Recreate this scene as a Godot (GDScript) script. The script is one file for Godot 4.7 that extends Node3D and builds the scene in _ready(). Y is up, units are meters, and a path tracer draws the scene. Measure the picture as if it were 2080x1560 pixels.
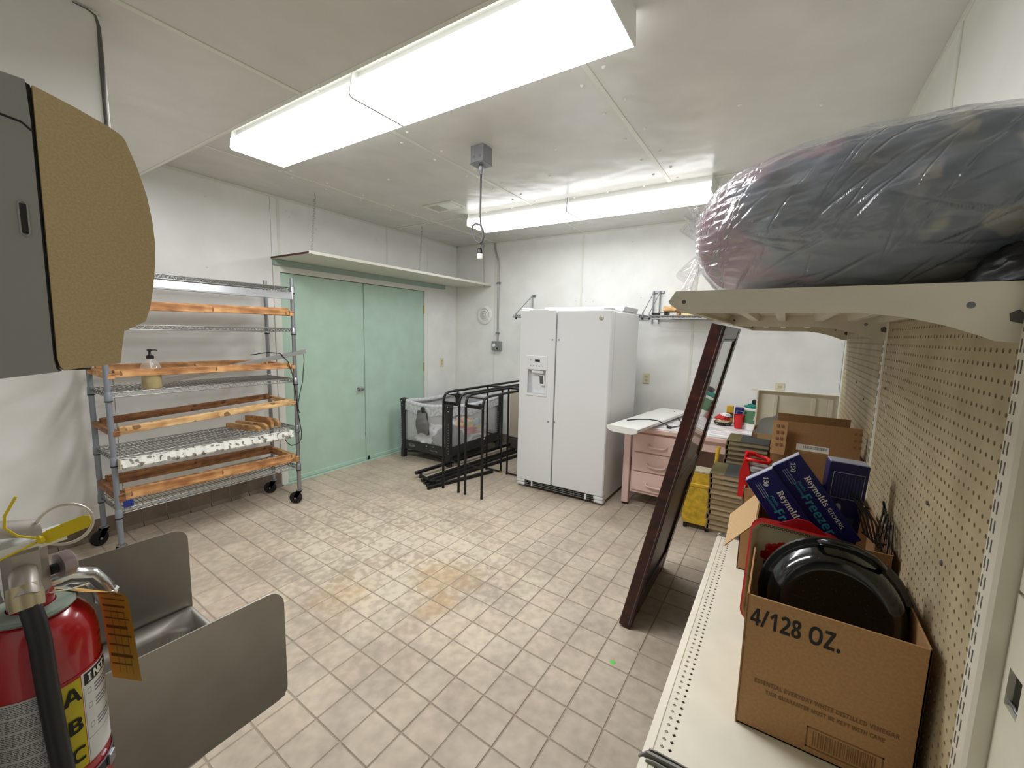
extends Node3D

# ---------------------------------------------------------------- mesh building
class MB:
	var v := PackedVector3Array()
	var n := PackedVector3Array()
	var uv := PackedVector2Array()
	var ix := PackedInt32Array()

	func tri(a: Vector3, b: Vector3, c: Vector3) -> void:
		var nn := (b - a).cross(c - a).normalized()
		var k := v.size()
		v.append_array([a, b, c])
		n.append_array([nn, nn, nn])
		uv.append_array([Vector2(0, 1), Vector2(1, 1), Vector2(1, 0)])
		ix.append_array([k, k + 2, k + 1])

	func quad(a: Vector3, b: Vector3, c: Vector3, d: Vector3) -> void:
		var nn := (c - a).cross(d - b).normalized()
		var k := v.size()
		v.append_array([a, b, c, d])
		n.append_array([nn, nn, nn, nn])
		uv.append_array([Vector2(0, 1), Vector2(1, 1), Vector2(1, 0), Vector2(0, 0)])
		ix.append_array([k, k + 2, k + 1, k, k + 3, k + 2])

	func quad_out(a: Vector3, b: Vector3, c: Vector3, d: Vector3, from: Vector3) -> void:
		if (c - a).cross(d - b).dot((a + b + c + d) / 4.0 - from) < 0.0:
			quad(d, c, b, a)
		else:
			quad(a, b, c, d)

	func box(c: Vector3, s: Vector3, b := 0.0015, q := Basis()) -> MB:
		var h := s / 2.0
		b = minf(b, minf(h.x, minf(h.y, h.z)) * 0.9)
		var p := []
		for i in 8:
			var g := Vector3(1 if i & 1 else -1, 1 if i & 2 else -1, 1 if i & 4 else -1)
			p.append([c + q * Vector3(g.x * h.x, g.y * (h.y - b), g.z * (h.z - b)), c + q * Vector3(g.x * (h.x - b), g.y * h.y, g.z * (h.z - b)), c + q * Vector3(g.x * (h.x - b), g.y * (h.y - b), g.z * h.z)])
		for a in 3:
			var u := 1 << ((a + 1) % 3)
			var w := 1 << ((a + 2) % 3)
			for s2 in 2:
				var o := s2 << a
				quad_out(p[o][a], p[o | u][a], p[o | u | w][a], p[o | w][a], c)
			if b > 0.0:
				var a2 := (a + 1) % 3
				var a3 := (a + 2) % 3
				for e in 4: # edges along axis a
					var o2 := ((e & 1) << a2) | ((e >> 1) << a3)
					var o3 := o2 | (1 << a)
					quad_out(p[o2][a2], p[o3][a2], p[o3][a3], p[o2][a3], c)
		if b > 0.0:
			for i in 8:
				var t: Array = p[i]
				if (t[1] - t[0]).cross(t[2] - t[0]).dot(t[0] - c) < 0.0:
					tri(t[0], t[2], t[1])
				else:
					tri(t[0], t[1], t[2])
		return self

	func span(a: Vector3, b: Vector3, bev := 0.0015) -> MB: # box between two corners
		return box((a + b) / 2.0, (b - a).abs(), bev)

	func beam(a: Vector3, b: Vector3, w: float, h: float, up := Vector3.UP, bev := 0.0015) -> MB: # box along a-b
		var z := (b - a).normalized()
		var x := up.cross(z).normalized()
		var y := z.cross(x)
		return box((a + b) / 2.0, Vector3(w, h, a.distance_to(b)), bev, Basis(x, y, z))

	func tube(pts: Array, r, seg := 8, closed := false) -> MB:
		var m := pts.size()
		var t0: Vector3 = (pts[1] - pts[0]).normalized()
		var u := t0.cross(Vector3.UP if absf(t0.y) < 0.9 else Vector3.RIGHT).normalized()
		var k := v.size()
		for i in m:
			var t: Vector3
			if closed:
				t = (pts[(i + 1) % m] - pts[(i + m - 1) % m]).normalized()
			else:
				t = (pts[mini(i + 1, m - 1)] - pts[maxi(i - 1, 0)]).normalized()
			u = (u - t * u.dot(t)).normalized()
			var w := t.cross(u)
			var rr: float = r[i] if r is Array else r
			for j in seg:
				var a := TAU * j / seg
				var d := u * cos(a) + w * sin(a)
				v.append(pts[i] + d * rr)
				n.append(d)
				uv.append(Vector2(float(j) / seg, float(i) / m))
		for i in (m if closed else m - 1):
			for j in seg:
				var a := k + i * seg + j
				var b := k + i * seg + (j + 1) % seg
				var c := k + ((i + 1) % m) * seg + (j + 1) % seg
				var d := k + ((i + 1) % m) * seg + j
				ix.append_array([a, c, b, a, d, c])
		if not closed:
			for e in 2:
				var base := k + (m - 1) * seg * e
				var cen: Vector3 = pts[(m - 1) * e]
				for j in seg:
					if e == 0:
						tri(cen, v[base + (j + 1) % seg], v[base + j])
					else:
						tri(cen, v[base + j], v[base + (j + 1) % seg])
		return self

	func lathe(prof: Array, seg := 20, xf := Transform3D()) -> MB: # prof: Vector2(radius, height) from the bottom up
		var m := prof.size()
		var nr := []
		for i in m - 1:
			var d: Vector2 = prof[i + 1] - prof[i]
			nr.append(Vector2(d.y, -d.x).normalized())
		for i in m - 1:
			var na: Vector2 = nr[i]
			var nb: Vector2 = nr[i]
			if i > 0 and nr[i].dot(nr[i - 1]) > 0.7:
				na = (nr[i] + nr[i - 1]).normalized()
			if i < m - 2 and nr[i].dot(nr[i + 1]) > 0.7:
				nb = (nr[i] + nr[i + 1]).normalized()
			var k := v.size()
			for j in seg + 1:
				var a := TAU * j / seg
				var cs := cos(a)
				var sn := sin(a)
				for e in 2:
					var pp: Vector2 = prof[i + e]
					var q: Vector2 = nb if e else na
					v.append(xf * Vector3(pp.x * cs, pp.y, pp.x * sn))
					n.append((xf.basis * Vector3(q.x * cs, q.y, q.x * sn)).normalized())
					uv.append(Vector2(float(j) / seg, 1.0 - float(i + e) / (m - 1)))
			for j in seg:
				var a := k + j * 2
				ix.append_array([a, a + 3, a + 1, a, a + 2, a + 3] if true else [])
		return self

	func prism(poly: PackedVector2Array, depth: float, xf := Transform3D()) -> MB: # outline in XY, pushed along +Z
		var pl := poly
		var area := 0.0
		for i in pl.size():
			area += pl[i].cross(pl[(i + 1) % pl.size()])
		if area < 0.0:
			pl = poly.duplicate()
			pl.reverse()
		var t := Geometry2D.triangulate_polygon(pl)
		for e in 2:
			var k := v.size()
			var nn := (xf.basis * Vector3(0, 0, 1 if e else -1)).normalized()
			for p in pl:
				v.append(xf * Vector3(p.x, p.y, depth * e))
				n.append(nn)
				uv.append(p)
			for i in range(0, t.size(), 3):
				var a := t[i]
				var b := t[i + 1]
				var c := t[i + 2]
				var ccw := (pl[b] - pl[a]).cross(pl[c] - pl[a]) > 0.0
				if ccw == (e == 1):
					ix.append_array([k + a, k + c, k + b])
				else:
					ix.append_array([k + a, k + b, k + c])
		for i in pl.size():
			var a := pl[i]
			var b := pl[(i + 1) % pl.size()]
			quad(xf * Vector3(a.x, a.y, 0), xf * Vector3(b.x, b.y, 0), xf * Vector3(b.x, b.y, depth), xf * Vector3(a.x, a.y, depth))
		return self

	func surf(fn: Callable, nu: int, nv: int, wrap_u := false) -> MB: # smooth surface fn(u, v), normal = du x dv
		var k := v.size()
		var g := []
		for i in nu + 1:
			var row := PackedVector3Array()
			for j in nv + 1:
				row.append(fn.call(float(i) / nu, float(j) / nv))
			g.append(row)
		for i in nu + 1:
			var i0 := i - 1
			var i1 := i + 1
			if wrap_u:
				i0 = (i - 1 + nu) % nu
				i1 = (i + 1) % nu
			else:
				i0 = maxi(i0, 0)
				i1 = mini(i1, nu)
			for j in nv + 1:
				var du: Vector3 = g[i1][j] - g[i0][j]
				var dv: Vector3 = g[i][mini(j + 1, nv)] - g[i][maxi(j - 1, 0)]
				var nn := du.cross(dv)
				v.append(g[i][j])
				n.append(nn.normalized() if nn.length() > 1e-12 else Vector3.UP)
				uv.append(Vector2(float(i) / nu, 1.0 - float(j) / nv))
		for i in nu:
			for j in nv:
				var a := k + i * (nv + 1) + j
				var b := a + nv + 1
				ix.append_array([a, b + 1, b, a, a + 1, b + 1])
		return self

	func mesh(xf: Transform3D, m: Material) -> ArrayMesh:
		var arr := []
		arr.resize(Mesh.ARRAY_MAX)
		var vv := PackedVector3Array()
		var nn := PackedVector3Array()
		vv.resize(v.size())
		nn.resize(n.size())
		for i in v.size():
			vv[i] = xf * v[i]
			nn[i] = xf.basis * n[i]
		arr[Mesh.ARRAY_VERTEX] = vv
		arr[Mesh.ARRAY_NORMAL] = nn
		arr[Mesh.ARRAY_TEX_UV] = uv
		arr[Mesh.ARRAY_INDEX] = ix
		var am := ArrayMesh.new()
		am.add_surface_from_arrays(Mesh.PRIMITIVE_TRIANGLES, arr)
		am.surface_set_material(0, m)
		return am

var M := {}
var used := {}

func V(x: float, y: float, z: float) -> Vector3:
	return Vector3(x, y, z)

func numbered(called: String) -> String:
	var k: int = used.get(called, 0)
	used[called] = k + 1
	return called if k == 0 else "%s_%03d" % [called, k]

func thing(called: String, label: String, category: String, at := Vector3.ZERO, turn := 0.0, group := "") -> Node3D:
	var o := Node3D.new()
	o.name = numbered(called)
	add_child(o)
	o.position = at
	o.rotation.y = turn
	o.set_meta("label", label)
	o.set_meta("category", category)
	if group != "":
		o.set_meta("group", group)
	return o

func struct(called: String, at := Vector3.ZERO) -> Node3D:
	var o := Node3D.new()
	o.name = called
	add_child(o)
	o.position = at
	o.set_meta("kind", "structure")
	return o

# a part; its shape is given in the place's coordinates (world) or in its parent's own
func part(called: String, b: MB, m: Material, parent: Node3D, world := true) -> MeshInstance3D:
	var mi := MeshInstance3D.new()
	mi.name = called
	var xf := parent.global_transform.affine_inverse() if world else Transform3D()
	mi.mesh = b.mesh(xf, m)
	parent.add_child(mi, true)
	return mi

func lettering(called: String, words: String, height: float, m: Material, xf: Transform3D, parent: Node3D, face := "Droid Sans", bold := 700, squeeze := 1.0) -> MeshInstance3D:
	var t := TextMesh.new()
	var f := SystemFont.new()
	f.font_names = PackedStringArray([face])
	f.font_weight = bold
	t.font = f
	t.text = words
	t.font_size = 64
	t.pixel_size = height / 46.0
	t.depth = 0.0004
	t.curve_step = 4.0
	t.horizontal_alignment = HORIZONTAL_ALIGNMENT_LEFT
	t.vertical_alignment = VERTICAL_ALIGNMENT_CENTER
	t.material = m
	var mi := MeshInstance3D.new()
	mi.name = called
	mi.mesh = t
	parent.add_child(mi, true)
	mi.global_transform = xf * Transform3D(Basis().scaled(Vector3(squeeze, 1, 1)), Vector3.ZERO)
	return mi

# ---------------------------------------------------------------- materials
func noise_image(size: int, freq: float, oct: int, seed_: int, lo: Color, hi: Color, sharp := 1.0, stretch := Vector2(1, 1)) -> Image:
	var f := FastNoiseLite.new()
	f.seed = seed_
	f.noise_type = FastNoiseLite.TYPE_SIMPLEX_SMOOTH
	f.frequency = freq / size
	f.fractal_octaves = oct
	var im := Image.create(size, size, false, Image.FORMAT_RGB8)
	# blended over its edges so that it repeats without a seam
	for y in size:
		for x in size:
			var fx := float(x) / size
			var fy := float(y) / size
			var ax := f.get_noise_2d(x * stretch.x, y * stretch.y)
			if fx > 0.8:
				ax = lerpf(ax, f.get_noise_2d((x - size) * stretch.x, y * stretch.y), (fx - 0.8) / 0.2)
			if fy > 0.8:
				var bx := f.get_noise_2d(x * stretch.x, (y - size) * stretch.y)
				if fx > 0.8:
					bx = lerpf(bx, f.get_noise_2d((x - size) * stretch.x, (y - size) * stretch.y), (fx - 0.8) / 0.2)
				ax = lerpf(ax, bx, (fy - 0.8) / 0.2)
			var t := clampf(0.5 + ax * sharp, 0.0, 1.0)
			im.set_pixel(x, y, lo.lerp(hi, t))
	return im

func tex(im: Image) -> ImageTexture:
	im.generate_mipmaps()
	return ImageTexture.create_from_image(im)

func flat(c: Color, rough := 0.6, metal := 0.0) -> StandardMaterial3D:
	var m := StandardMaterial3D.new()
	m.albedo_color = c
	m.roughness = rough
	m.metallic = metal
	return m

func tri_tex(c: Color, rough: float, t: Texture2D, scale: float, world := true, metal := 0.0) -> StandardMaterial3D:
	var m := flat(c, rough, metal)
	m.albedo_texture = t
	m.uv1_triplanar = true
	m.uv1_world_triplanar = world
	m.uv1_scale = Vector3.ONE * scale
	return m

func relief(m: StandardMaterial3D, t: Texture2D, depth: float) -> StandardMaterial3D:
	m.heightmap_enabled = true
	m.heightmap_texture = t
	m.heightmap_scale = depth
	return m

const CE := 2.71      # ceiling height
const XL := -4.0      # wall with the double door
const XR := 0.44
const ZB := -4.72
const CL := 2.44      # lower ceiling at the entrance side
const ZS := -1.041    # its edge
const TILE := 0.1597

func make_materials() -> void:
	# panels: glossy plastic sheet with a faint pebble and slow waves
	var wavy := tex(noise_image(256, 5.0, 3, 11, Color(0, 0, 0), Color(1, 1, 1), 0.9))
	var grime := tex(noise_image(256, 6.0, 4, 5, Color(0.965, 0.965, 0.96), Color(1, 1, 1), 1.0))
	M.panel = relief(tri_tex(Color(0.94, 0.94, 0.925), 0.38, grime, 0.45), wavy, 0.22)
	M.ceiling_panel = relief(tri_tex(Color(0.86, 0.85, 0.83), 0.25, grime, 0.4), wavy, 0.55)
	M.batten = flat(Color(0.88, 0.88, 0.84), 0.35)
	M.slab = flat(Color(0.62, 0.61, 0.58), 0.9)
	M.rivet = flat(Color(0.93, 0.93, 0.90), 0.25)
	M.gap_shade_and_plug = flat(Color(0.40, 0.39, 0.375), 0.8)  # grey painted for the shade of small openings; the peg plugs share it
	# floor: quarry tile with scuffs, dried mop marks and two rusty spills
	var im := Image.create(1024, 1024, false, Image.FORMAT_RGB8)
	var big := FastNoiseLite.new()
	big.seed = 4
	big.frequency = 0.011
	big.fractal_octaves = 4
	var fine := FastNoiseLite.new()
	fine.seed = 9
	fine.frequency = 0.09
	fine.fractal_octaves = 3
	for y in 1024:
		for x in 1024:
			# the picture repeats every 6 m; pixel -> place
			var px := x / 1024.0 * 6.0 - 6.0
			var pz := y / 1024.0 * 6.0 - 6.0
			var a := big.get_noise_2d(x, y)
			var b := fine.get_noise_2d(x, y)
			var c := Color(0.83, 0.815, 0.79).lerp(Color(0.96, 0.95, 0.92), clampf(0.5 + a * 0.7, 0, 1))
			# pale scuffing in the trodden middle of the room, in streaks
			var mid := exp(-(pow((px + 2.35) / 1.1, 2) + pow((pz + 1.95) / 0.75, 2)))
			c = c.lerp(Color(1.12, 1.11, 1.05), mid * clampf(0.30 + b * 0.9 + a * 0.5, 0, 0.6))
			# rust-brown spill stains
			for s in [Vector3(-1.98, -1.47, 0.20), Vector3(-1.72, -1.85, 0.24), Vector3(-1.50, -1.62, 0.13)]:
				var d: float = Vector2(px - s.x, pz - s.y).length() / s.z + a * 0.9 + b * 0.35
				if d < 1.0:
					c = c.lerp(Color(0.90, 0.82, 0.69), clampf((1.0 - d) * 0.9, 0, 0.6))
			c = c * (1.0 + b * 0.07)
			im.set_pixel(x, y, Color(clampf(c.r, 0, 1), clampf(c.g, 0, 1), clampf(c.b, 0, 1)))
	var dirt := tex(im)
	var pits := tex(noise_image(256, 40.0, 3, 21, Color(0, 0, 0), Color(1, 1, 1), 1.0))
	for k in 4:
		var base: Color = [Color(0.815, 0.768, 0.712), Color(0.828, 0.777, 0.72), Color(0.803, 0.756, 0.704), Color(0.82, 0.765, 0.71)][k]
		var m := tri_tex(base, 0.52, dirt, 1.0 / 6.0)
		m.metallic_specular = 0.4
		M["tile%d" % k] = m
	M.grout = tri_tex(Color(0.70, 0.645, 0.58), 0.9, tex(noise_image(256, 40.0, 3, 22, Color(0.8, 0.8, 0.8), Color(1, 1, 1), 1.0)), 3.0)
	M.base_tile = tri_tex(Color(0.52, 0.46, 0.41), 0.6, dirt, 1.0 / 6.0)
	# paint and metal
	M.mint = tri_tex(Color(0.715, 0.82, 0.755), 0.42, grime, 0.7)
	M.mint_dark = flat(Color(0.60, 0.68, 0.635), 0.5)
	M.white_paint = flat(Color(0.90, 0.90, 0.87), 0.45)
	M.shelf_white = flat(Color(0.86, 0.85, 0.80), 0.5)
	M.chipboard = tri_tex(Color(0.62, 0.42, 0.30), 0.8, pits, 8.0)
	M.chrome = flat(Color(0.80, 0.80, 0.80), 0.16, 1.0)
	M.zinc = flat(Color(0.62, 0.63, 0.65), 0.38, 0.9)
	M.wire = flat(Color(0.60, 0.60, 0.585), 0.36, 0.75)
	M.steel_brushed = tri_tex(Color(0.66, 0.645, 0.62), 0.42, grime, 2.0, true, 1.0)
	M.post_grey = flat(Color(0.50, 0.525, 0.56), 0.5, 0.1)
	M.alu = flat(Color(0.83, 0.84, 0.86), 0.28, 0.9)
	M.black_metal = flat(Color(0.075, 0.07, 0.07), 0.42, 0.2)
	M.black_plastic = flat(Color(0.05, 0.05, 0.05), 0.45)
	M.rubber = flat(Color(0.085, 0.08, 0.075), 0.8)
	M.brass = flat(Color(0.80, 0.68, 0.35), 0.35, 0.8)
	M.ivory = flat(Color(0.86, 0.83, 0.71), 0.45)
	M.lamp_white = flat(Color(0.93, 0.93, 0.91), 0.35)
	var lens := flat(Color(0.95, 0.96, 0.95), 0.35)
	lens.emission_enabled = true
	lens.emission = Color(0.985, 0.99, 1.0)
	lens.emission_energy_multiplier = 2.6
	M.lens = lens
	M.gondola = tri_tex(Color(0.935, 0.915, 0.845), 0.45, grime, 1.3)
	M.gondola_grey = flat(Color(0.52, 0.51, 0.49), 0.45, 0.3)
	M.pegboard = tri_tex(Color(0.80, 0.735, 0.60), 0.6, tex(noise_image(256, 5.0, 5, 33, Color(0.90, 0.89, 0.87), Color(1.0, 1.0, 1.0), 1.0)), 1.1)
	# wood
	M.wood_orange = tri_tex(Color(1, 1, 1), 0.62, tex(wood_image(3, Color(0.56, 0.36, 0.20), Color(0.86, 0.66, 0.44))), 1.9, false)
	M.wood_pale = tri_tex(Color(1, 1, 1), 0.62, tex(wood_image(8, Color(0.68, 0.50, 0.31), Color(0.93, 0.79, 0.57))), 1.9, false)
	M.wood_dark = tri_tex(Color(1, 1, 1), 0.6, tex(wood_image(14, Color(0.40, 0.25, 0.14), Color(0.66, 0.46, 0.28))), 1.9, false)
	M.mahogany = tri_tex(Color(1, 1, 1), 0.33, tex(wood_image(31, Color(0.145, 0.045, 0.03), Color(0.285, 0.10, 0.065))), 1.4, false)
	# card
	var fibre := tex(noise_image(256, 60.0, 3, 41, Color(0.93, 0.92, 0.91), Color(1, 1, 1), 1.0))
	M.card = tri_tex(Color(0.72, 0.555, 0.375), 0.8, fibre, 2.0)
	M.card_dark = tri_tex(Color(0.63, 0.47, 0.31), 0.8, fibre, 2.0)
	M.card_pale = tri_tex(Color(0.80, 0.66, 0.48), 0.8, fibre, 2.0)
	M.ink = flat(Color(0.09, 0.08, 0.07), 0.7)
	M.ink_brown = flat(Color(0.50, 0.37, 0.23), 0.8)
	M.paper = flat(Color(0.90, 0.89, 0.85), 0.7)

func wood_image(seed_: int, lo: Color, hi: Color) -> Image:
	# grain runs along the picture's x and y alike, so that triplanar faces all show long streaks
	var f := FastNoiseLite.new()
	f.seed = seed_
	f.frequency = 0.018
	f.fractal_octaves = 4
	var g := FastNoiseLite.new()
	g.seed = seed_ + 1
	g.frequency = 0.02
	g.fractal_octaves = 2
	var im := Image.create(256, 256, false, Image.FORMAT_RGB8)
	for y in 256:
		for x in 256:
			var t := 0.5 + 0.75 * f.get_noise_2d(x * 0.35, y * 2.6) + 0.35 * g.get_noise_2d(x, y)
			var c := lo.lerp(hi, clampf(t, 0, 1))
			if g.get_noise_2d(x * 0.8 + 300.0, y * 0.8) > 0.52:
				c = c.lerp(lo * 0.6, 0.7)
			im.set_pixel(x, y, c)
	return im

func make_camera_and_light() -> void:
	var cam := Camera3D.new()
	cam.name = "camera"
	cam.keep_aspect = Camera3D.KEEP_HEIGHT
	cam.fov = 84.661
	cam.near = 0.02
	cam.position = Vector3(0, 1.53, 0)
	cam.rotation = Vector3(deg_to_rad(-6.948), deg_to_rad(32.706), deg_to_rad(1.389))
	add_child(cam)
	cam.make_current()
	var we := WorldEnvironment.new()
	we.name = "environment"
	var e := Environment.new()
	e.background_mode = Environment.BG_COLOR
	e.background_color = Color(0.02, 0.02, 0.02)
	e.tonemap_mode = Environment.TONE_MAPPER_LINEAR
	e.tonemap_exposure = 1.3
	e.sdfgi_enabled = true
	e.ssao_enabled = true
	e.ssil_enabled = true
	we.environment = e
	add_child(we)

func slab(called: String, a: Vector3, b: Vector3, m: Material, parent: Node3D) -> MeshInstance3D:
	return part(called, MB.new().span(a, b, 0.0), m, parent)

func make_room() -> void:
	# ---- floor
	var fl := struct("floor", V(-2.0, 0, -2.3))
	slab("bed", V(XL - 0.1, -0.12, ZB - 0.1), V(XR + 0.1, -0.0035, 2.0), M.grout, fl)
	var tm := MB.new()
	var sh := 0.042
	var hx := TILE / 2.0 - 0.0024
	var cs := []
	for ring in 2:
		var o := hx - (0.0022 if ring else 0.0)
		var y := 0.0 if ring else -0.0035
		var r := []
		for g in [Vector2(-1, -1), Vector2(1, -1), Vector2(1, 1), Vector2(-1, 1)]:
			r.append(V(g.x * o, y - (0.0 if ring else 0.0), g.y * o + sh * g.x * o))
		cs.append(r)
	var up: Array = cs[1]
	tm.quad(up[3], up[2], up[1], up[0])
	for k in 4:
		tm.quad_out(cs[0][k], cs[0][(k + 1) % 4], up[(k + 1) % 4], up[k], V(0, -0.05, 0))
	var meshes := []
	for k in 4:
		meshes.append(tm.mesh(Transform3D(), M["tile%d" % k]))
	var rng := RandomNumberGenerator.new()
	rng.seed = 77
	var spots := []
	for i in range(-22, 11):
		for j in range(-17, 15):
			var x := -1.107 + (i + 0.5) * TILE
			var z := -2.117 + sh * (x + 1.107) + (j + 0.5) * TILE
			if x < -3.93 or x > XR - 0.1 or z > -0.02 or z < ZB + 0.07:
				continue
			var d := Vector2(x, z).length()
			var ahead := (Vector2(x, z) / d).dot(Vector2(-0.540, -0.842))
			var rank := d + (0.0 if ahead > 0.55 and x < -0.2 else 100.0) + (3.0 if x < -0.75 and z > -0.42 else 0.0)
			spots.append([rank, V(x, rng.randf_range(-0.0006, 0.0006), z), rng.randi_range(0, 3), rng.randf_range(-0.004, 0.004)])
	spots.sort_custom(func(p, q): return p[0] < q[0])
	var rest := []
	for k in 4:
		rest.append(MB.new())
	for k in spots.size():
		var s: Array = spots[k]
		if k < 300:
			var mi := MeshInstance3D.new()
			mi.name = "tile"
			mi.mesh = meshes[s[2]]
			fl.add_child(mi, true)
			mi.global_position = s[1]
			mi.rotation.x = s[3] * 0.6
			mi.rotation.z = s[3]
		else:
			var b: MB = rest[s[2]]
			var at := b.v.size()
			for q in tm.v.size():
				b.v.append(tm.v[q] + s[1])
				b.n.append(tm.n[q])
				b.uv.append(tm.uv[q])
			for q in tm.ix:
				b.ix.append(q + at)
	for k in 4:
		var o := part("tile_field", rest[k], M["tile%d" % k], fl)
		o.set_meta("kind", "stuff")
	# ---- ceiling: sheets, seam battens, rivets
	var ce := struct("ceiling", V(-2.0, CE, -2.3))
	slab("deck", V(XL - 0.1, CE + 0.006, ZB - 0.1), V(XR + 0.1, CE + 0.12, 2.0), M.slab, ce)
	var xs := [XL, -3.335, -2.085, -0.852, XR]
	var xn := [XL, -3.40, -2.18, -0.95, XR]
	var zs := [-1.0, -1.35, -3.55, ZB]
	for r in 3:
		var e: Array = xn if r == 0 else xs
		for k in 4:
			part("ceiling_sheet", MB.new().span(V(e[k] + 0.002, CE, zs[r] - 0.002), V(e[k + 1] - 0.002, CE + 0.006, zs[r + 1] + 0.002), 0.001), M.ceiling_panel, ce)
			if k > 0:
				part("seam_batten", MB.new().span(V(e[k] - 0.014, CE - 0.004, zs[r] - 0.015), V(e[k] + 0.014, CE + 0.001, zs[r + 1] + 0.015), 0.0015), M.batten, ce)
		if r > 0:
			part("seam_batten", MB.new().span(V(XL, CE - 0.004, zs[r] - 0.014), V(XR, CE + 0.001, zs[r] + 0.014), 0.0015), M.batten, ce)
	var rv := MB.new().lathe([Vector2(0.011, 0.0), Vector2(0.009, 0.004), Vector2(0.005, 0.007), Vector2(0.0, 0.008)], 10, Transform3D(Basis(Vector3.RIGHT, PI), Vector3.ZERO)).mesh(Transform3D(), M.rivet)
	for z in [-1.95, -2.25, -2.6, -2.95, -3.25, -3.48]:
		for x in [-0.852, -2.085, -3.335]:
			for s in [-0.07, 0.07]:
				rivet(rv, V(x + s, CE, z + s * 0.6), ce)
	for x in [-3.0, -2.7, -2.4, -1.75, -1.45, -1.15, -0.5, -0.2]:
		rivet(rv, V(x, CE, -3.60), ce)
		rivet(rv, V(x + 0.1, CE, -3.50), ce)
	for p in [V(-1.35, CE, -2.55), V(-1.6, CE, -2.95), V(-2.75, CE, -2.4), V(-0.3, CE, -2.55), V(0.05, CE, -2.75)]:
		rivet(rv, p, ce)
	# ---- left wall: sheets above and beside the doors
	var wl := struct("wall_left", V(XL, 0, -3.0))
	var t := 0.02
	slab("core", V(XL - 0.15, -0.01, 0.15), V(XL - t - 0.001, CE + 0.05, -2.13), M.slab, wl)
	slab("core", V(XL - 0.15, 2.09, -2.13), V(XL - t - 0.001, CE + 0.05, -4.12), M.slab, wl)
	slab("core", V(XL - 0.15, -0.01, -4.12), V(XL - t - 0.001, CE + 0.05, ZB - 0.1), M.slab, wl)
	slab("core", V(XL - 0.15, -0.01, -2.13), V(XL - 0.07, 2.1, -4.12), M.slab, wl)
	for q in [[0.0, -0.968, 0.0, CL], [-0.968, -2.126, 0.0, CE], [-2.198, -3.452, 2.10, CE], [-3.458, -4.125, 2.10, CE], [-4.125, ZB, 0.0, CE], [-2.126, -2.192, 2.10, CE]]:
		part("wall_sheet", MB.new().span(V(XL - t, q[2], q[0] - 0.0015), V(XL, q[3], q[1] + 0.0015), 0.001), M.panel, wl)
	for q in [[-2.195, 2.16, CE], [-3.455, 2.16, CE]]:
		part("seam_batten", MB.new().span(V(XL - 0.003, q[1], q[0] - 0.012), V(XL + 0.004, q[2], q[0] + 0.012), 0.0015), M.batten, wl)
	part("corner_batten", MB.new().span(V(XL - 0.003, CE - 0.022, ZS), V(XL + 0.005, CE, ZB), 0.0015), M.batten, wl)
	part("corner_batten", MB.new().span(V(XL - 0.003, 0.0, ZB), V(XL + 0.005, CE, ZB + 0.02), 0.0015), M.batten, wl)
	for p in [[-1.62, 2.55], [-2.27, 2.60], [-2.33, 2.60], [-2.30, 2.55], [-2.37, 2.60], [-2.57, 2.50], [-3.30, 2.54], [-1.6, 2.0]]:
		wall_rivet(V(XL, p[1], p[0]), Vector3.RIGHT, wl)
	# lower ceiling over the entrance side of the room, edge towards the room
	var so := struct("ceiling_lower", V(-2.0, CL, -0.5))
	slab("core", V(XL - 0.1, CL + 0.007, ZS + 0.012), V(XR, CE, 0.0), M.slab, so)
	var sx := [XL, -1.68, -0.46, XR]
	for k in 3:
		part("ceiling_sheet", MB.new().span(V(sx[k] + 0.002, CL, ZS + 0.002), V(sx[k + 1] - 0.002, CL + 0.006, 0.0), 0.001), M.ceiling_panel, so)
		if k > 0:
			part("seam_batten", MB.new().span(V(sx[k] - 0.011, CL - 0.004, ZS + 0.004), V(sx[k] + 0.011, CL + 0.001, 0.0), 0.0015), M.batten, so)
	part("edge_trim", MB.new().span(V(XL, CL - 0.003, ZS - 0.004), V(XR, CL + 0.03, ZS + 0.012), 0.0015), M.batten, so)
	part("fascia", MB.new().span(V(XL, CL + 0.03, ZS), V(XR, CE - 0.002, ZS + 0.011), 0.001), M.panel, so)
	# bulkhead boxed in over the sink wall
	var bh := struct("wall_bulkhead", V(-3.0, 1.85, -0.25))
	slab("core", V(XL, 1.872, -0.463), V(-1.812, CL, -0.001), M.slab, bh)
	part("wall_sheet", MB.new().span(V(-1.81, 1.85, -0.002), V(-1.79, CL, -0.473), 0.001), M.panel, bh)
	part("wall_sheet", MB.new().span(V(XL, 1.85, -0.465), V(-1.806, CL, -0.485), 0.001), M.panel, bh)
	part("wall_sheet", MB.new().span(V(XL, 1.85, -0.002), V(-1.812, 1.87, -0.463), 0.001), M.panel, bh)
	part("painted_seam", MB.new().tube([V(-1.789, 1.86, -0.472), V(-1.789, 2.20, -0.471), V(-1.788, 2.29, -0.472), V(-1.789, 2.40, -0.473), V(-1.788, 2.427, -0.467), V(-1.788, 2.434, -0.451), V(-1.788, 2.435, -0.42)], [0.0045, 0.005, 0.0065, 0.0045, 0.003, 0.002, 0.0015], 6), M.gap_shade_and_plug, bh)  # solid dark strip, painting the shade of a gaping joint
	# ---- back wall
	var wb := struct("wall_back", V(-2.0, 0, ZB))
	slab("core", V(XL - 0.1, -0.01, ZB - 0.15), V(XR + 0.15, CE + 0.05, ZB - t - 0.001), M.slab, wb)
	var bx := [XL, -3.335, -2.085, -0.82, XR]
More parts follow.
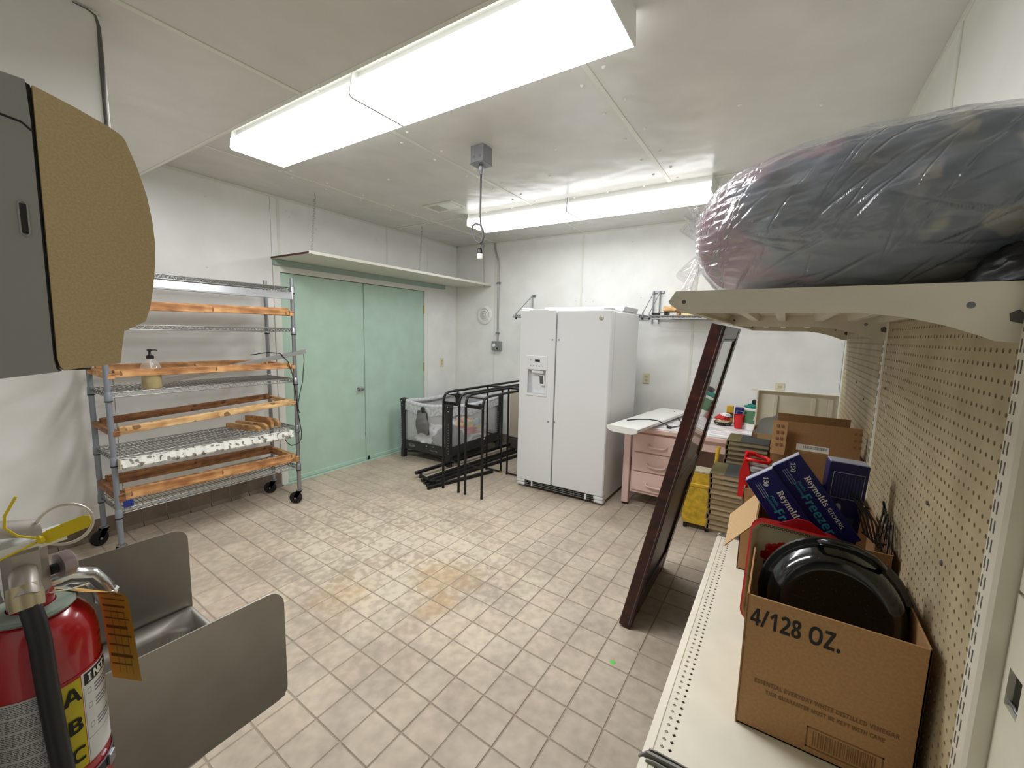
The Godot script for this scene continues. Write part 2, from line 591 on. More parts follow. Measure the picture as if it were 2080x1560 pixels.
	for k in 4:
		part("wall_sheet", MB.new().span(V(bx[k] + 0.0015, 0, ZB - t), V(bx[k + 1] - 0.0015, CE, ZB), 0.001), M.panel, wb)
		if k > 0:
			part("seam_batten", MB.new().span(V(bx[k] - 0.012, 0.0, ZB - 0.003), V(bx[k] + 0.012, CE, ZB + 0.004), 0.0015), M.batten, wb)
	part("corner_batten", MB.new().span(V(XL, CE - 0.02, ZB - 0.003), V(XR, CE, ZB + 0.005), 0.0015), M.batten, wb)
	for p in [[-1.93, 1.92], [-2.15, 1.93], [-2.02, 1.92], [-1.37, 1.95], [-0.9, 2.60], [-1.5, 2.55]]:
		wall_rivet(V(p[0], p[1], ZB), Vector3.BACK, wb)
	# ---- right wall
	var wr2 := struct("wall_right", V(XR, 0, -2.0))
	slab("core", V(XR + t + 0.001, -0.01, 2.0), V(XR + 0.15, CE + 0.05, ZB - 0.1), M.slab, wr2)
	for q in [[0.0, -1.05], [-1.05, -2.27], [-2.27, -3.49], [-3.49, ZB], [2.0, 0.0]]:
		part("wall_sheet", MB.new().span(V(XR, 0, q[0] - 0.0015), V(XR + t, CE, q[1] + 0.0015), 0.001), M.panel, wr2)
	for z in [-1.05, -2.27, -3.49]:
		part("seam_batten", MB.new().span(V(XR - 0.004, 0, z - 0.012), V(XR + 0.003, CE, z + 0.012), 0.0015), M.batten, wr2)
	part("corner_batten", MB.new().span(V(XR - 0.006, CE - 0.03, 0), V(XR + 0.003, CE, ZB), 0.0015), M.batten, wr2)
	# ---- near wall with the opening the camera looks through, and the passage behind it
	var wn := struct("wall_near", V(-2.0, 0, 0.0))
	part("wall_sheet", MB.new().span(V(XL, 0, 0.0), V(-0.55, CE, 0.14), 0.001), M.panel, wn)
	var wp := struct("wall_passage", V(-0.1, 0, 1.0))
	slab("side", V(-0.70, 0, 0.14), V(-0.55, CE, 2.0), M.panel, wp)
	slab("end", V(-0.70, 0, 1.9), V(XR, CE, 2.0), M.panel, wp)
	# ---- tile bases
	var base := struct("baseboard_left", V(XL, 0, -3.0))
	cove(base, V(XL, 0, -0.01), V(XL, 0, -2.12), Vector3.RIGHT)
	cove(base, V(XL, 0, -4.13), V(XL, 0, ZB), Vector3.RIGHT)
	var base2 := struct("baseboard_back", V(-2.0, 0, ZB))
	cove(base2, V(XL, 0, ZB), V(XR, 0, ZB), Vector3.BACK)

func rivet(m: Mesh, at: Vector3, parent: Node3D) -> void:
	var mi := MeshInstance3D.new()
	mi.name = "rivet"
	mi.mesh = m
	parent.add_child(mi, true)
	mi.global_position = at

func wall_rivet(at: Vector3, out: Vector3, parent: Node3D) -> void:
	var q := Basis(Quaternion(Vector3.UP, out))
	part("rivet", MB.new().lathe([Vector2(0.010, 0.0), Vector2(0.008, 0.003), Vector2(0.0, 0.006)], 8, Transform3D(q, at)), M.rivet, parent)

func cove(parent: Node3D, a: Vector3, b: Vector3, out: Vector3) -> void:
	var n := int(ceil(a.distance_to(b) / 0.16))
	var d := (b - a) / n
	for k in n:
		var p := a + d * (k + 0.02)
		var q := a + d * (k + 0.98)
		var m := MB.new()
		m.quad_out(p + out * 0.009 + V(0, 0.145, 0), q + out * 0.009 + V(0, 0.145, 0), q + out * 0.011 + V(0, 0.03, 0), p + out * 0.011 + V(0, 0.03, 0), a - out)
		m.quad_out(p + out * 0.011 + V(0, 0.03, 0), q + out * 0.011 + V(0, 0.03, 0), q + out * 0.03 + V(0, 0.001, 0), p + out * 0.03 + V(0, 0.001, 0), a - out)
		m.quad_out(p + V(0, 0.145, 0), q + V(0, 0.145, 0), q + out * 0.009 + V(0, 0.145, 0), p + out * 0.009 + V(0, 0.145, 0), a - out - V(0, 1, 0))
		part("cove_tile", m, M.base_tile, parent)

func ceiling_light(x0: float, x1: float, z0: float, z1: float, label: String, energy: float) -> void:
	# wrap-around strip light: white pan, clear ribbed wrap that glows, two end plates
	var zc := (z0 + z1) / 2.0
	var w := absf(z1 - z0)
	var t := thing("ceiling_light", label, "ceiling light", V((x0 + x1) / 2.0, CE - 0.12, zc), 0.0, "wrap-around strip lights on the ceiling")
	var prof := func(y0: float, y1: float, wa: float, wb: float, r: float) -> PackedVector2Array:
		return PackedVector2Array([Vector2(-wa / 2, y1), Vector2(-wb / 2, y0 + r), Vector2(-wb / 2 + r * 0.6, y0), Vector2(wb / 2 - r * 0.6, y0), Vector2(wb / 2, y0 + r), Vector2(wa / 2, y1)])
	var xf := Transform3D(Basis(Vector3.UP, PI / 2), V(x0 + 0.004, 0, zc))
	part("housing", MB.new().prism(PackedVector2Array([Vector2(-w * 0.36, CE), Vector2(-w * 0.42, CE - 0.05), Vector2(w * 0.42, CE - 0.05), Vector2(w * 0.36, CE)]), x1 - x0 - 0.008, xf), M.lamp_white, t)
	part("light_lens", MB.new().prism(prof.call(CE - 0.12, CE - 0.055, w * 0.97, w, 0.012), x1 - x0 - 0.008, xf), M.lens, t)
	for s in 2:
		var xe := x0 if s == 0 else x1 - 0.004
		part("end_plate", MB.new().prism(prof.call(CE - 0.1205, CE - 0.0005, w * 0.9, w * 1.0, 0.014), 0.004, Transform3D(Basis(Vector3.UP, PI / 2), V(xe, 0, zc))), M.lamp_white, t)
	var l := AreaLight3D.new()
	l.name = "light"
	l.area_size = Vector2(x1 - x0 - 0.05, w * 0.94)
	l.light_color = Color(0.985, 0.99, 1.0)
	l.light_energy = energy
	l.area_normalize_energy = true
	l.area_range = 12.0
	l.shadow_enabled = true
	t.add_child(l)
	l.global_position = V((x0 + x1) / 2.0, CE - 0.124, zc)
	l.rotation = Vector3(-PI / 2, 0, 0)

# ---------------------------------------------------------------- doors, hanging shelf, rack
func make_doors() -> void:
	var xf := XL - 0.012 # face of the leaves, a little back from the wall sheets
	for k in 2:
		var z0: float = [-2.197, -3.128][k]
		var z1: float = [-3.122, -4.062][k]
		var d := struct("door_%d" % (k + 1), V(XL, 0, (z0 + z1) / 2.0))
		part("leaf", MB.new().span(V(xf - 0.045, 0.035, z0), V(xf, 2.033, z1), 0.002), M.mint, d)
		part("bottom_sweep", MB.new().span(V(xf - 0.03, 0.012, z0), V(xf + 0.012, 0.05, z1), 0.003), M.mint, d)
		for y in [0.28, 1.05, 1.80]:
			var zh := z0 + 0.006 if k == 0 else z1 - 0.006
			part("hinge", MB.new().tube([V(xf + 0.006, y - 0.055, zh), V(xf + 0.006, y + 0.055, zh)], 0.008, 8), M.brass if k == 1 else M.mint_dark, d)
		if k == 0:
			var xk := Transform3D(Basis(Vector3.BACK, -PI / 2), V(xf, 0.862, -3.045))
			var kn := part("knob", MB.new().lathe([Vector2(0.0, 0.0), Vector2(0.033, 0.0), Vector2(0.033, 0.006), Vector2(0.014, 0.012), Vector2(0.013, 0.03), Vector2(0.025, 0.036), Vector2(0.029, 0.048), Vector2(0.026, 0.060), Vector2(0.012, 0.065), Vector2(0.0, 0.065)], 20, xk), M.chrome, d)
			part("keyhole", MB.new().lathe([Vector2(0.0, 0.065), Vector2(0.009, 0.065), Vector2(0.009, 0.067), Vector2(0.0, 0.067)], 12, xk), M.zinc, kn)
			part("latch_bolt", MB.new().span(V(xf, 0.30, -3.128), V(xf + 0.006, 0.34, -3.116), 0.001), M.zinc, d)
		else:
			part("astragal", MB.new().span(V(xf, 0.05, -3.142), V(xf + 0.004, 2.03, -3.128), 0.001), M.mint, d)
			part("floor_bolt", MB.new().span(V(xf + 0.006, 0.012, -3.165), V(xf + 0.022, 0.055, -3.135), 0.003), M.black_metal, d)
	var f := struct("trim_1", V(XL, 0, -3.13))
	part("jamb", MB.new().span(V(XL - 0.07, 0, -2.128), V(XL + 0.006, 2.095, -2.192), 0.002), M.white_paint, f)
	part("jamb", MB.new().span(V(XL - 0.07, 0, -4.067), V(XL + 0.006, 2.095, -4.125), 0.002), M.white_paint, f)
	part("head", MB.new().span(V(XL - 0.07, 2.038, -2.192), V(XL + 0.006, 2.095, -4.067), 0.002), M.white_paint, f)
	part("sill", MB.new().span(V(XL - 0.07, -0.002, -2.128), V(XL + 0.03, 0.010, -4.125), 0.002), M.mint, f)

func links(m: MB, a: Vector3, b: Vector3) -> void:
	# twisted strap chain: flat oval links, every other one turned
	var n := int(a.distance_to(b) / 0.026)
	var d := (b - a) / n
	var t := d.normalized()
	var s1 := t.cross(Vector3.RIGHT).normalized()
	var s2 := t.cross(s1)
	for k in n:
		var c := a + d * (k + 0.5)
		var s := s1 if k % 2 else s2
		var pts := []
		for j in 10:
			var q := TAU * j / 10
			pts.append(c + t * cos(q) * 0.0165 + s * sin(q) * 0.009)
		m.tube(pts, 0.0023, 5, true)

func make_hanging_shelf() -> void:
	var t := thing("hanging_shelf", "long white board shelf hung on chains above the mint green doors", "shelf", V(-3.7, 2.14, -3.4))
	part("board", MB.new().span(V(XL + 0.002, 2.146, -2.115), V(-3.40, 2.163, -4.71), 0.001), M.shelf_white, t)
	part("raw_edge", MB.new().span(V(XL + 0.004, 2.1465, -2.112), V(-3.402, 2.1625, -2.1155), 0.0002), M.chipboard, t)
	part("front_lip", MB.new().span(V(-3.402, 2.145, -2.113), V(-3.394, 2.170, -4.71), 0.001), M.shelf_white, t)
	part("ledger", MB.new().span(V(XL + 0.002, 2.092, -2.128), V(XL + 0.032, 2.145, -4.44), 0.002), M.mint_dark, t)
	for q in [[V(-3.60, CE - 0.02, -2.31), V(-3.41, 2.163, -2.145)], [V(-3.60, CE - 0.02, -3.62), V(-3.42, 2.163, -3.40)], [V(-3.50, CE - 0.02, -4.66), V(-3.43, 2.163, -4.60)]]:
		var m := MB.new()
		links(m, q[0] - V(0, 0.03, 0), q[1])
		var ch := part("chain", m, flat(Color(0.74, 0.74, 0.72), 0.4, 0.35), t)
		var h: Vector3 = q[0]
		part("hook", MB.new().tube([h + V(0, 0.02, 0), h, h + V(0.012, -0.012, 0), h + V(0.012, -0.028, 0), h + V(0, -0.038, 0), h + V(-0.012, -0.03, 0)], 0.003, 6), M.zinc, ch)
		var e: Vector3 = q[1]
		part("bolt", MB.new().tube([e + V(0, 0.004, 0), e - V(0, 0.035, 0)], 0.005, 8), M.zinc, ch)

func wire_deck(y: float, x0: float, x1: float, z0: float, z1: float) -> MB:
	# chromed wire shelf: zigzag truss edges, cross wires and stringers
	var m := MB.new()
	var r := 0.0028
	var h := 0.028
	for x in [x0, x1]:
		m.tube([V(x, y, z0), V(x, y, z1)], 0.004, 6)
		m.tube([V(x, y - h, z0), V(x, y - h, z1)], 0.004, 6)
		var n := int(absf(z1 - z0) / 0.05)
		var zz := []
		for k in n * 2 + 1:
			zz.append(V(x, y - (0.0 if k % 2 == 0 else h), lerpf(z0, z1, k / (n * 2.0))))
		m.tube(zz, r, 5)
	for z in [z0, z1]:
		m.tube([V(x0, y, z), V(x1, y, z)], 0.004, 6)
		m.tube([V(x0, y - h, z), V(x1, y - h, z)], 0.004, 6)
		var zz := []
		var n := int(absf(x1 - x0) / 0.05)
		for k in n * 2 + 1:
			zz.append(V(lerpf(x0, x1, k / (n * 2.0)), y - (0.0 if k % 2 == 0 else h), z))
		m.tube(zz, r, 5)
	for k in range(1, 5):
		var x := lerpf(x0, x1, k / 5.0)
		m.tube([V(x, y - 0.005, z0), V(x, y - 0.005, z1)], 0.003, 5)
	var c := int(absf(z1 - z0) / 0.0235)
	for k in range(1, c):
		var z := lerpf(z0, z1, k / float(c))
		m.tube([V(x0, y, z), V(x1, y, z)], 0.0025, 4)
	return m

func make_rack() -> void:
	var xf := -3.46
	var xb := -3.875
	var zl := -0.808
	var zr := -1.985
	var t := thing("wire_rack", "tall grey wire shelving rack on casters beside the mint green doors", "shelving rack", V((xf + xb) / 2.0, 0, (zl + zr) / 2.0))
	var lean := [[xf, zl], [xf, zr - 0.005], [xb, zl - 0.015], [xb, zr - 0.003]]
	var levels := [1.855, 1.52, 1.10, 0.69, 0.35]
	for k in 4:
		var p: Array = lean[k]
		var top := 1.93
		var post := part("post", MB.new().tube([V(p[0], 0.135, p[1]), V(p[0], top, p[1])], 0.0155, 12), M.post_grey if p[1] > -1.5 else M.zinc, t)
		for y in levels:
			part("collar", MB.new().lathe([Vector2(0.0155, y - 0.05), Vector2(0.0205, y - 0.046), Vector2(0.0185, y + 0.004), Vector2(0.0155, y + 0.008)], 12, Transform3D(Basis(), V(p[0], 0, p[1]))), M.post_grey if p[1] > -1.5 else M.zinc, post)
			part("clip_ring", MB.new().lathe([Vector2(0.0208, y - 0.053), Vector2(0.0208, y - 0.046)], 12, Transform3D(Basis(), V(p[0], 0, p[1]))), M.black_plastic, post)
		# caster, turned its own way
		var a: float = [0.5, -0.9, 0.3, -0.7][k]
		var q := Basis(Vector3.UP, a)
		var at := V(p[0], 0, p[1])
		var ca := part("caster", MB.new().lathe([Vector2(0.0, 0.118), Vector2(0.026, 0.118), Vector2(0.026, 0.124), Vector2(0.012, 0.128), Vector2(0.012, 0.14), Vector2(0.0, 0.14)], 14, Transform3D(Basis(), at)), M.zinc, t)
		var off := q * V(0, 0, 0.032)
		var fork := MB.new()
		for s in [-1.0, 1.0]:
			fork.prism(PackedVector2Array([Vector2(-0.022, 0.117), Vector2(0.022, 0.117), Vector2(0.05, 0.045), Vector2(0.022, 0.045)]), 0.003, Transform3D(q * Basis(V(0, 0, 1), V(0, 1, 0), V(1, 0, 0)), at + q * V(s * 0.017 - 0.0015, 0, 0.0)))
		part("fork", fork, M.brass if k == 1 else M.zinc, ca)
		var wx := Transform3D(q * Basis(Vector3.BACK, PI / 2), at + off + V(0, 0.052, 0))
		part("wheel", MB.new().lathe([Vector2(0.0, -0.012), Vector2(0.046, -0.013), Vector2(0.052, -0.007), Vector2(0.052, 0.007), Vector2(0.046, 0.013), Vector2(0.0, 0.012)], 22, wx), M.rubber, ca)
		part("axle", MB.new().lathe([Vector2(0.0, -0.022), Vector2(0.008, -0.022), Vector2(0.008, 0.022), Vector2(0.0, 0.022)], 10, wx), M.zinc, ca)
	for y in levels:
		part("wire_shelf", wire_deck(y, xf - 0.006, xb + 0.006, zl - 0.012, zr + 0.012), M.wire, t)
	part("blue_tag", MB.new().box(V(-3.445, 0.385, -0.855), V(0.002, 0.045, 0.05), 0.0005), flat(Color(0.10, 0.17, 0.48), 0.5), t)
	# --- wooden frames wired to the posts
	wood_frame("orange timber frame on the rack just under the hanging aluminium strip", V(0, 1.615, 0), 1.612, 1.628, 0.058, M.wood_orange, M.wood_orange)
	wood_frame("orange timber frame wired across the rack behind the soap bottle", V(0, 1.19, 0), 1.194, 1.188, 0.047, M.wood_orange, M.wood_orange)
	wood_frame("pale timber frame on the rack above the loose wood offcuts", V(0, 0.83, 0), 0.833, 0.881, 0.047, M.wood_dark, M.wood_pale)
	wood_frame("brown timber frame on the rack just above the lowest wire shelf", V(0, 0.41, 0), 0.408, 0.385, 0.07, M.wood_dark, M.wood_orange)
	# --- strip light reflector hung under the top shelf
	var s := thing("aluminium_reflector", "long bright aluminium strip hanging under the top wire shelf", "strip light", V(-3.445, 1.75, -1.4))
	part("reflector", MB.new().prism(PackedVector2Array([Vector2(-0.02, 0.055), Vector2(0.02, 0.055), Vector2(0.024, 0.045), Vector2(0.034, 0.010), Vector2(0.034, 0.0), Vector2(-0.034, 0.0), Vector2(-0.034, 0.010), Vector2(-0.024, 0.045)]), 1.10, Transform3D(Basis(Vector3.UP, PI), V(-3.445, 1.757, -0.86))), M.alu, s)
	part("end_cap", MB.new().span(V(-3.408, 1.756, -1.962), V(-3.482, 1.815, -1.968), 0.003), M.lamp_white, s)
	for z in [-1.0, -1.85]:
		part("hanger_wire", MB.new().tube([V(-3.46, 1.825, z), V(-3.46, 1.858, z)], 0.002, 5), M.wire, s)
	# --- loose aluminium channel leaning on the third shelf
	var a2 := thing("aluminium_channel", "loose silver metal channel leaning diagonally through the rack", "metal strip", V(-3.6, 1.105, -1.1))
	var p0 := V(-3.60, 1.118, -1.09)
	var p1 := V(-3.44, 1.318, -2.075)
	part("channel", MB.new().beam(p0, p1, 0.032, 0.012), M.alu, a2)
	part("flange", MB.new().beam(p0 + V(0.016, 0.014, 0), p1 + V(0.016, 0.014, 0), 0.004, 0.026), M.alu, a2)
	part("flange", MB.new().beam(p0 + V(-0.016, 0.014, 0), p1 + V(-0.016, 0.014, 0), 0.004, 0.026), M.alu, a2)
	# --- cords that hang at the right end
	var c1 := thing("power_cable", "black cord hanging from the end of the metal channel", "cord", V(-3.43, 0.8, -2.0))
	part("cable", MB.new().tube([V(-3.44, 1.306, -2.06), V(-3.43, 1.25, -2.056), V(-3.43, 1.16, -2.045), V(-3.43, 1.072, -2.036), V(-3.432, 0.985, -2.012), V(-3.435, 0.89, -1.993), V(-3.43, 0.84, -1.99), V(-3.432, 0.812, -1.998), V(-3.436, 0.805, -2.008)], 0.0035, 6), M.black_plastic, c1)
	var c2 := thing("power_cable", "long black cord draped down the right rack post to the lower shelves", "cord", V(-3.45, 0.5, -1.95))
	part("cable", MB.new().tube([V(-3.62, 1.30, -1.72), V(-3.50, 1.325, -1.80), V(-3.45, 1.315, -1.868), V(-3.435, 1.245, -1.92), V(-3.432, 1.14, -1.952), V(-3.43, 0.97, -1.972), V(-3.428, 0.82, -1.985), V(-3.428, 0.713, -1.998), V(-3.425, 0.64, -2.008), V(-3.43, 0.58, -2.005), V(-3.42, 0.552, -1.98), V(-3.40, 0.548, -1.94), V(-3.41, 0.545, -1.905), V(-3.41, 0.575, -1.872), V(-3.41, 0.62, -1.852)], 0.0038, 6), M.black_plastic, c2)
	# --- old white strip light on the fourth shelf
	var w := thing("white_batten", "old white strip light with peeling paint on the fourth rack shelf", "strip light", V(-3.42, 0.60, -1.37))
	var peel := noise_image(256, 14.0, 4, 71, Color(0.0, 0.0, 0.0), Color(1, 1, 1), 2.6)
	for y in 256:
		for x in 256:
			var g := peel.get_pixel(x, y).r
			peel.set_pixel(x, y, Color(0.94, 0.94, 0.91) if g > 0.06 else Color(0.66, 0.65, 0.62).lerp(Color(0.42, 0.40, 0.37), 1.0 - g * 16.0))
	var pm := tri_tex(Color(1, 1, 1), 0.5, tex(peel), 1.3, false)
	part("channel", MB.new().prism(PackedVector2Array([Vector2(-0.022, 0.0), Vector2(0.022, 0.0), Vector2(0.03, 0.012), Vector2(0.022, 0.06), Vector2(-0.022, 0.06), Vector2(-0.03, 0.012)]), 1.10, Transform3D(Basis(Vector3.UP, PI) * Basis(Vector3.RIGHT, 0.012), V(-3.427, 0.622, -0.825))), pm, w)
	part("end_plate", MB.new().span(V(-3.395, 0.625, -0.820), V(-3.459, 0.69, -0.826), 0.002), M.ivory, w)
	# --- offcuts of wood
	var n := 0
	for q in [[-3.665, -1.675, 0.30, "flat pale wood offcut at the left of the pile on the rack", 0.04, 0.036, 0.33, 0.0], [-3.665, -1.735, 0.30, "thin wood offcut lying second from left on the rack", 0.05, 0.026, 0.32, 0.2], [-3.675, -1.80, 0.28, "tall wood offcut standing on edge on the rack", 0.085, 0.028, 0.28, 0.15], [-3.665, -1.86, 0.30, "short wood offcut rightmost of the pile on the rack", 0.065, 0.026, 0.25, 0.3]]:
		var o := thing("wood_offcut", q[3], "wood block", V(q[0], 0.692, q[1]), 0.0, "wood offcuts on the fourth shelf")
		var bs := Basis(Vector3.UP, q[2])
		part("block", MB.new().prism(PackedVector2Array([Vector2(-q[6] / 2, 0), Vector2(q[6] / 2, 0), Vector2(q[6] / 2, q[4] * 0.55), Vector2(q[6] / 2 - 0.045, q[4]), Vector2(-q[6] / 2, q[4])]), q[5], Transform3D(bs, V(q[0], 0.693, q[1]))), M.wood_pale if n != 2 else M.wood_orange, o)
		n += 1
	# --- soap bottle
	var sb := thing("soap_bottle", "clear pump bottle of yellow soap standing on the rack", "bottle", V(-3.52, 1.103, -1.045))
	var bx := Transform3D(Basis(), V(-3.52, 1.103, -1.045))
	var pl := StandardMaterial3D.new()
	pl.albedo_color = Color(0.95, 0.97, 0.95, 0.16)
	pl.transparency = BaseMaterial3D.TRANSPARENCY_ALPHA
	pl.roughness = 0.06
	part("bottle_wall", MB.new().lathe([Vector2(0.0, 0.0), Vector2(0.052, 0.0), Vector2(0.056, 0.006), Vector2(0.056, 0.125), Vector2(0.052, 0.15), Vector2(0.04, 0.172), Vector2(0.024, 0.186), Vector2(0.017, 0.195), Vector2(0.017, 0.205)], 28, bx), pl, sb)
	var soap := StandardMaterial3D.new()
	soap.albedo_color = Color(0.72, 0.60, 0.14, 0.80)
	soap.transparency = BaseMaterial3D.TRANSPARENCY_ALPHA
	soap.roughness = 0.15
	part("soap", MB.new().lathe([Vector2(0.0, 0.004), Vector2(0.05, 0.004), Vector2(0.053, 0.01), Vector2(0.053, 0.105), Vector2(0.0, 0.105)], 28, bx), soap, sb)
	var pu := part("pump", MB.new().lathe([Vector2(0.019, 0.198), Vector2(0.021, 0.202), Vector2(0.021, 0.216), Vector2(0.013, 0.222), Vector2(0.007, 0.228), Vector2(0.007, 0.248), Vector2(0.014, 0.25), Vector2(0.014, 0.26), Vector2(0.0, 0.262)], 18, bx), M.black_plastic, sb)
	part("spout", MB.new().tube([bx.origin + V(0, 0.255, 0), bx.origin + V(0.008, 0.256, -0.03), bx.origin + V(0.01, 0.25, -0.038)], 0.004, 6), M.black_plastic, pu)
	part("dip_tube", MB.new().tube([bx.origin + V(0, 0.2, 0), bx.origin + V(0.01, 0.02, 0)], 0.003, 6), M.paper, sb)

func wood_frame(label: String, base: Vector3, yl: float, yr: float, h: float, back: Material, front: Material) -> void:
	var t := thing("timber_frame", label, "wooden frame", V(-3.67, base.y, -1.4), 0.0, "timber frames wired to the rack")
	var za := -0.845
	var zb := -1.958
	part("front_rail", MB.new().beam(V(-3.475, yl + h / 2, za), V(-3.475, yr + h / 2, zb), 0.036, h, Vector3.UP, 0.003), front, t)
	part("back_rail", MB.new().beam(V(-3.835, yl + h / 2 + 0.01, za), V(-3.835, yr + h / 2 + 0.01, zb), 0.036, h, Vector3.UP, 0.003), back, t)
	for s in 2:
		var z := za - 0.012 if s == 0 else zb + 0.012
		var y := (yl if s == 0 else yr) - 0.004
		part("cross_piece", MB.new().beam(V(-3.465 + 0.02, y + h / 2 - 0.01, z + (0.03 if s == 0 else -0.03)), V(-3.855, y + h / 2, z + (0.03 if s == 0 else -0.03)), 0.038, h * 0.75, Vector3.UP, 0.003), back if s == 0 else front, t)
		for x in [-3.46, -3.865]:
			part("tie_wire", MB.new().tube([V(x - 0.03, y + h / 2, z), V(x + 0.017, y + h / 2, z + (0.03 if s == 0 else -0.045)), V(x + 0.017, y + h / 2 + 0.004, z - 0.02 * (1 if s == 0 else -1))], 0.0016, 4), M.wire, t)

# ---------------------------------------------------------------- along the back wall
func make_fridge() -> void:
	var x0 := -2.16
	var x1 := -1.252
	var zf := -3.49
	var t := thing("refrigerator", "white side by side refrigerator with ice dispenser, handles removed", "refrigerator", V(-1.706, 0, -3.9))
	var white := flat(Color(0.905, 0.91, 0.915), 0.30)
	var side := flat(Color(0.89, 0.89, 0.885), 0.42)
	part("cabinet", MB.new().span(V(x0 + 0.006, 0.03, zf - 0.10), V(x1 - 0.006, 1.735, -4.30), 0.006), side, t)
	part("top_cover", MB.new().span(V(x0 + 0.02, 1.735, zf - 0.04), V(x1 - 0.02, 1.752, -4.28), 0.004), side, t)
	# left door has a hole for the dispenser: built from four pieces round it and joined as one shape
	var d0 := MB.new()
	var split := -1.774
	var dz := zf - 0.085
	var hx0 := -2.062
	var hx1 := -1.866
	var hy0 := 0.955
	var hy1 := 1.185
	d0.span(V(x0, 0.085, zf), V(hx0, 1.745, dz), 0.004)
	d0.span(V(hx1, 0.085, zf), V(split - 0.005, 1.745, dz), 0.004)
	d0.span(V(hx0 - 0.004, 0.085, zf), V(hx1 + 0.004, hy0, dz), 0.0)
	d0.span(V(hx0 - 0.004, hy1, zf), V(hx1 + 0.004, 1.745, dz), 0.0)
	var door := part("freezer_door", d0, white, t)
	part("fridge_door", MB.new().span(V(split + 0.005, 0.085, zf), V(x1, 1.745, dz), 0.009), white, t)
	part("door_gasket", MB.new().span(V(x0 + 0.012, 0.09, dz - 0.002), V(x1 - 0.012, 1.74, dz - 0.014), 0.0), flat(Color(0.62, 0.62, 0.61), 0.7), t)
	# dispenser
	var cav := MB.new()
	var hx0b := hx0
	var hx1b := hx1
	hx0 += 0.001
	hx1 -= 0.001
	hy0 += 0.001
	hy1 -= 0.001
	cav.quad(V(hx0, hy0, zf - 0.075), V(hx1, hy0, zf - 0.075), V(hx1, hy1, zf - 0.055), V(hx0, hy1, zf - 0.055))
	cav.quad(V(hx0, hy0, zf), V(hx0, hy0, zf - 0.075), V(hx0, hy1, zf - 0.055), V(hx0, hy1, zf))
	cav.quad(V(hx1, hy0, zf - 0.075), V(hx1, hy0, zf), V(hx1, hy1, zf), V(hx1, hy1, zf - 0.055))
	cav.quad(V(hx0, hy1, zf - 0.055), V(hx1, hy1, zf - 0.055), V(hx1, hy1, zf), V(hx0, hy1, zf))
	cav.quad(V(hx0, hy0, zf), V(hx1, hy0, zf), V(hx1, hy0, zf - 0.075), V(hx0, hy0, zf - 0.075))
	var di := part("dispenser_recess", cav, white, t)
	part("bezel", MB.new().span(V(hx0 - 0.018, hy1, zf + 0.006), V(hx1 + 0.018, 1.318, zf - 0.02), 0.004), white, di)
	part("bezel", MB.new().span(V(hx0 - 0.018, hy0 - 0.025, zf + 0.008), V(hx1 + 0.018, hy0, zf - 0.02), 0.005), white, di)
	for s in [hx0 - 0.018, hx1]:
		part("bezel", MB.new().span(V(s, hy0, zf + 0.006), V(s + 0.018, hy1, zf - 0.02), 0.004), white, di)
	part("display", MB.new().span(V(-1.985, 1.262, zf + 0.0065), V(-1.93, 1.285, zf + 0.004), 0.0005), M.black_plastic, di)
	var bt := flat(Color(0.66, 0.67, 0.68), 0.5)
	for x in [-2.03, -1.998, -1.966, -1.934, -1.90]:
		part("button", MB.new().lathe([Vector2(0.0, 0.0), Vector2(0.007, 0.0), Vector2(0.006, 0.002), Vector2(0.0, 0.002)], 10, Transform3D(Basis(Vector3.RIGHT, PI / 2), V(x, 1.222, zf + 0.006))), bt, di)
	part("button", MB.new().lathe([Vector2(0.0, 0.0), Vector2(0.008, 0.0), Vector2(0.007, 0.002), Vector2(0.0, 0.002)], 10, Transform3D(Basis(Vector3.RIGHT, PI / 2), V(-2.03, 1.276, zf + 0.006))), bt, di)
	var q := Basis(Vector3.RIGHT, 0.16)
	part("paddle", MB.new().box(V(-1.918, 1.085, zf - 0.03), V(0.05, 0.10, 0.006), 0.002, q), flat(Color(0.95, 0.95, 0.95), 0.4), di)
	part("paddle_pad", MB.new().box(V(-1.925, 1.09, zf - 0.0255), V(0.038, 0.08, 0.004), 0.001, q), flat(Color(0.36, 0.37, 0.37), 0.6), di)
	part("chute", MB.new().span(V(-2.03, 1.15, zf - 0.01), V(-1.90, 1.187, zf - 0.05), 0.006), white, di)
	# screw posts where the handles were
	for p in [V(-1.808, 1.474, zf), V(-1.742, 1.475, zf), V(-1.825, 0.702, zf), V(-1.758, 0.706, zf)]:
		part("handle_post", MB.new().lathe([Vector2(0.0, 0.0), Vector2(0.0075, 0.0), Vector2(0.0075, 0.004), Vector2(0.005, 0.012), Vector2(0.0, 0.012)], 10, Transform3D(Basis(Vector3.RIGHT, PI / 2), p)), M.zinc, t)
	# round maker's badge with its looped monogram
	var bd := part("badge", MB.new().lathe([Vector2(0.0, 0.0), Vector2(0.021, 0.0), Vector2(0.021, 0.002), Vector2(0.019, 0.003), Vector2(0.0, 0.003)], 24, Transform3D(Basis(Vector3.RIGHT, PI / 2), V(-1.344, 1.673, zf))), flat(Color(0.62, 0.61, 0.53), 0.35, 0.6), t)
	part("ring", MB.new().tube(circle(V(-1.344, 1.673, zf + 0.0032), 0.0165, 20), 0.0009, 4, true), M.paper, bd)
	lettering("monogram", "GE", 0.014, M.paper, Transform3D(Basis(), V(-1.354, 1.673, zf + 0.0033)), bd, "Droid Serif", 400)
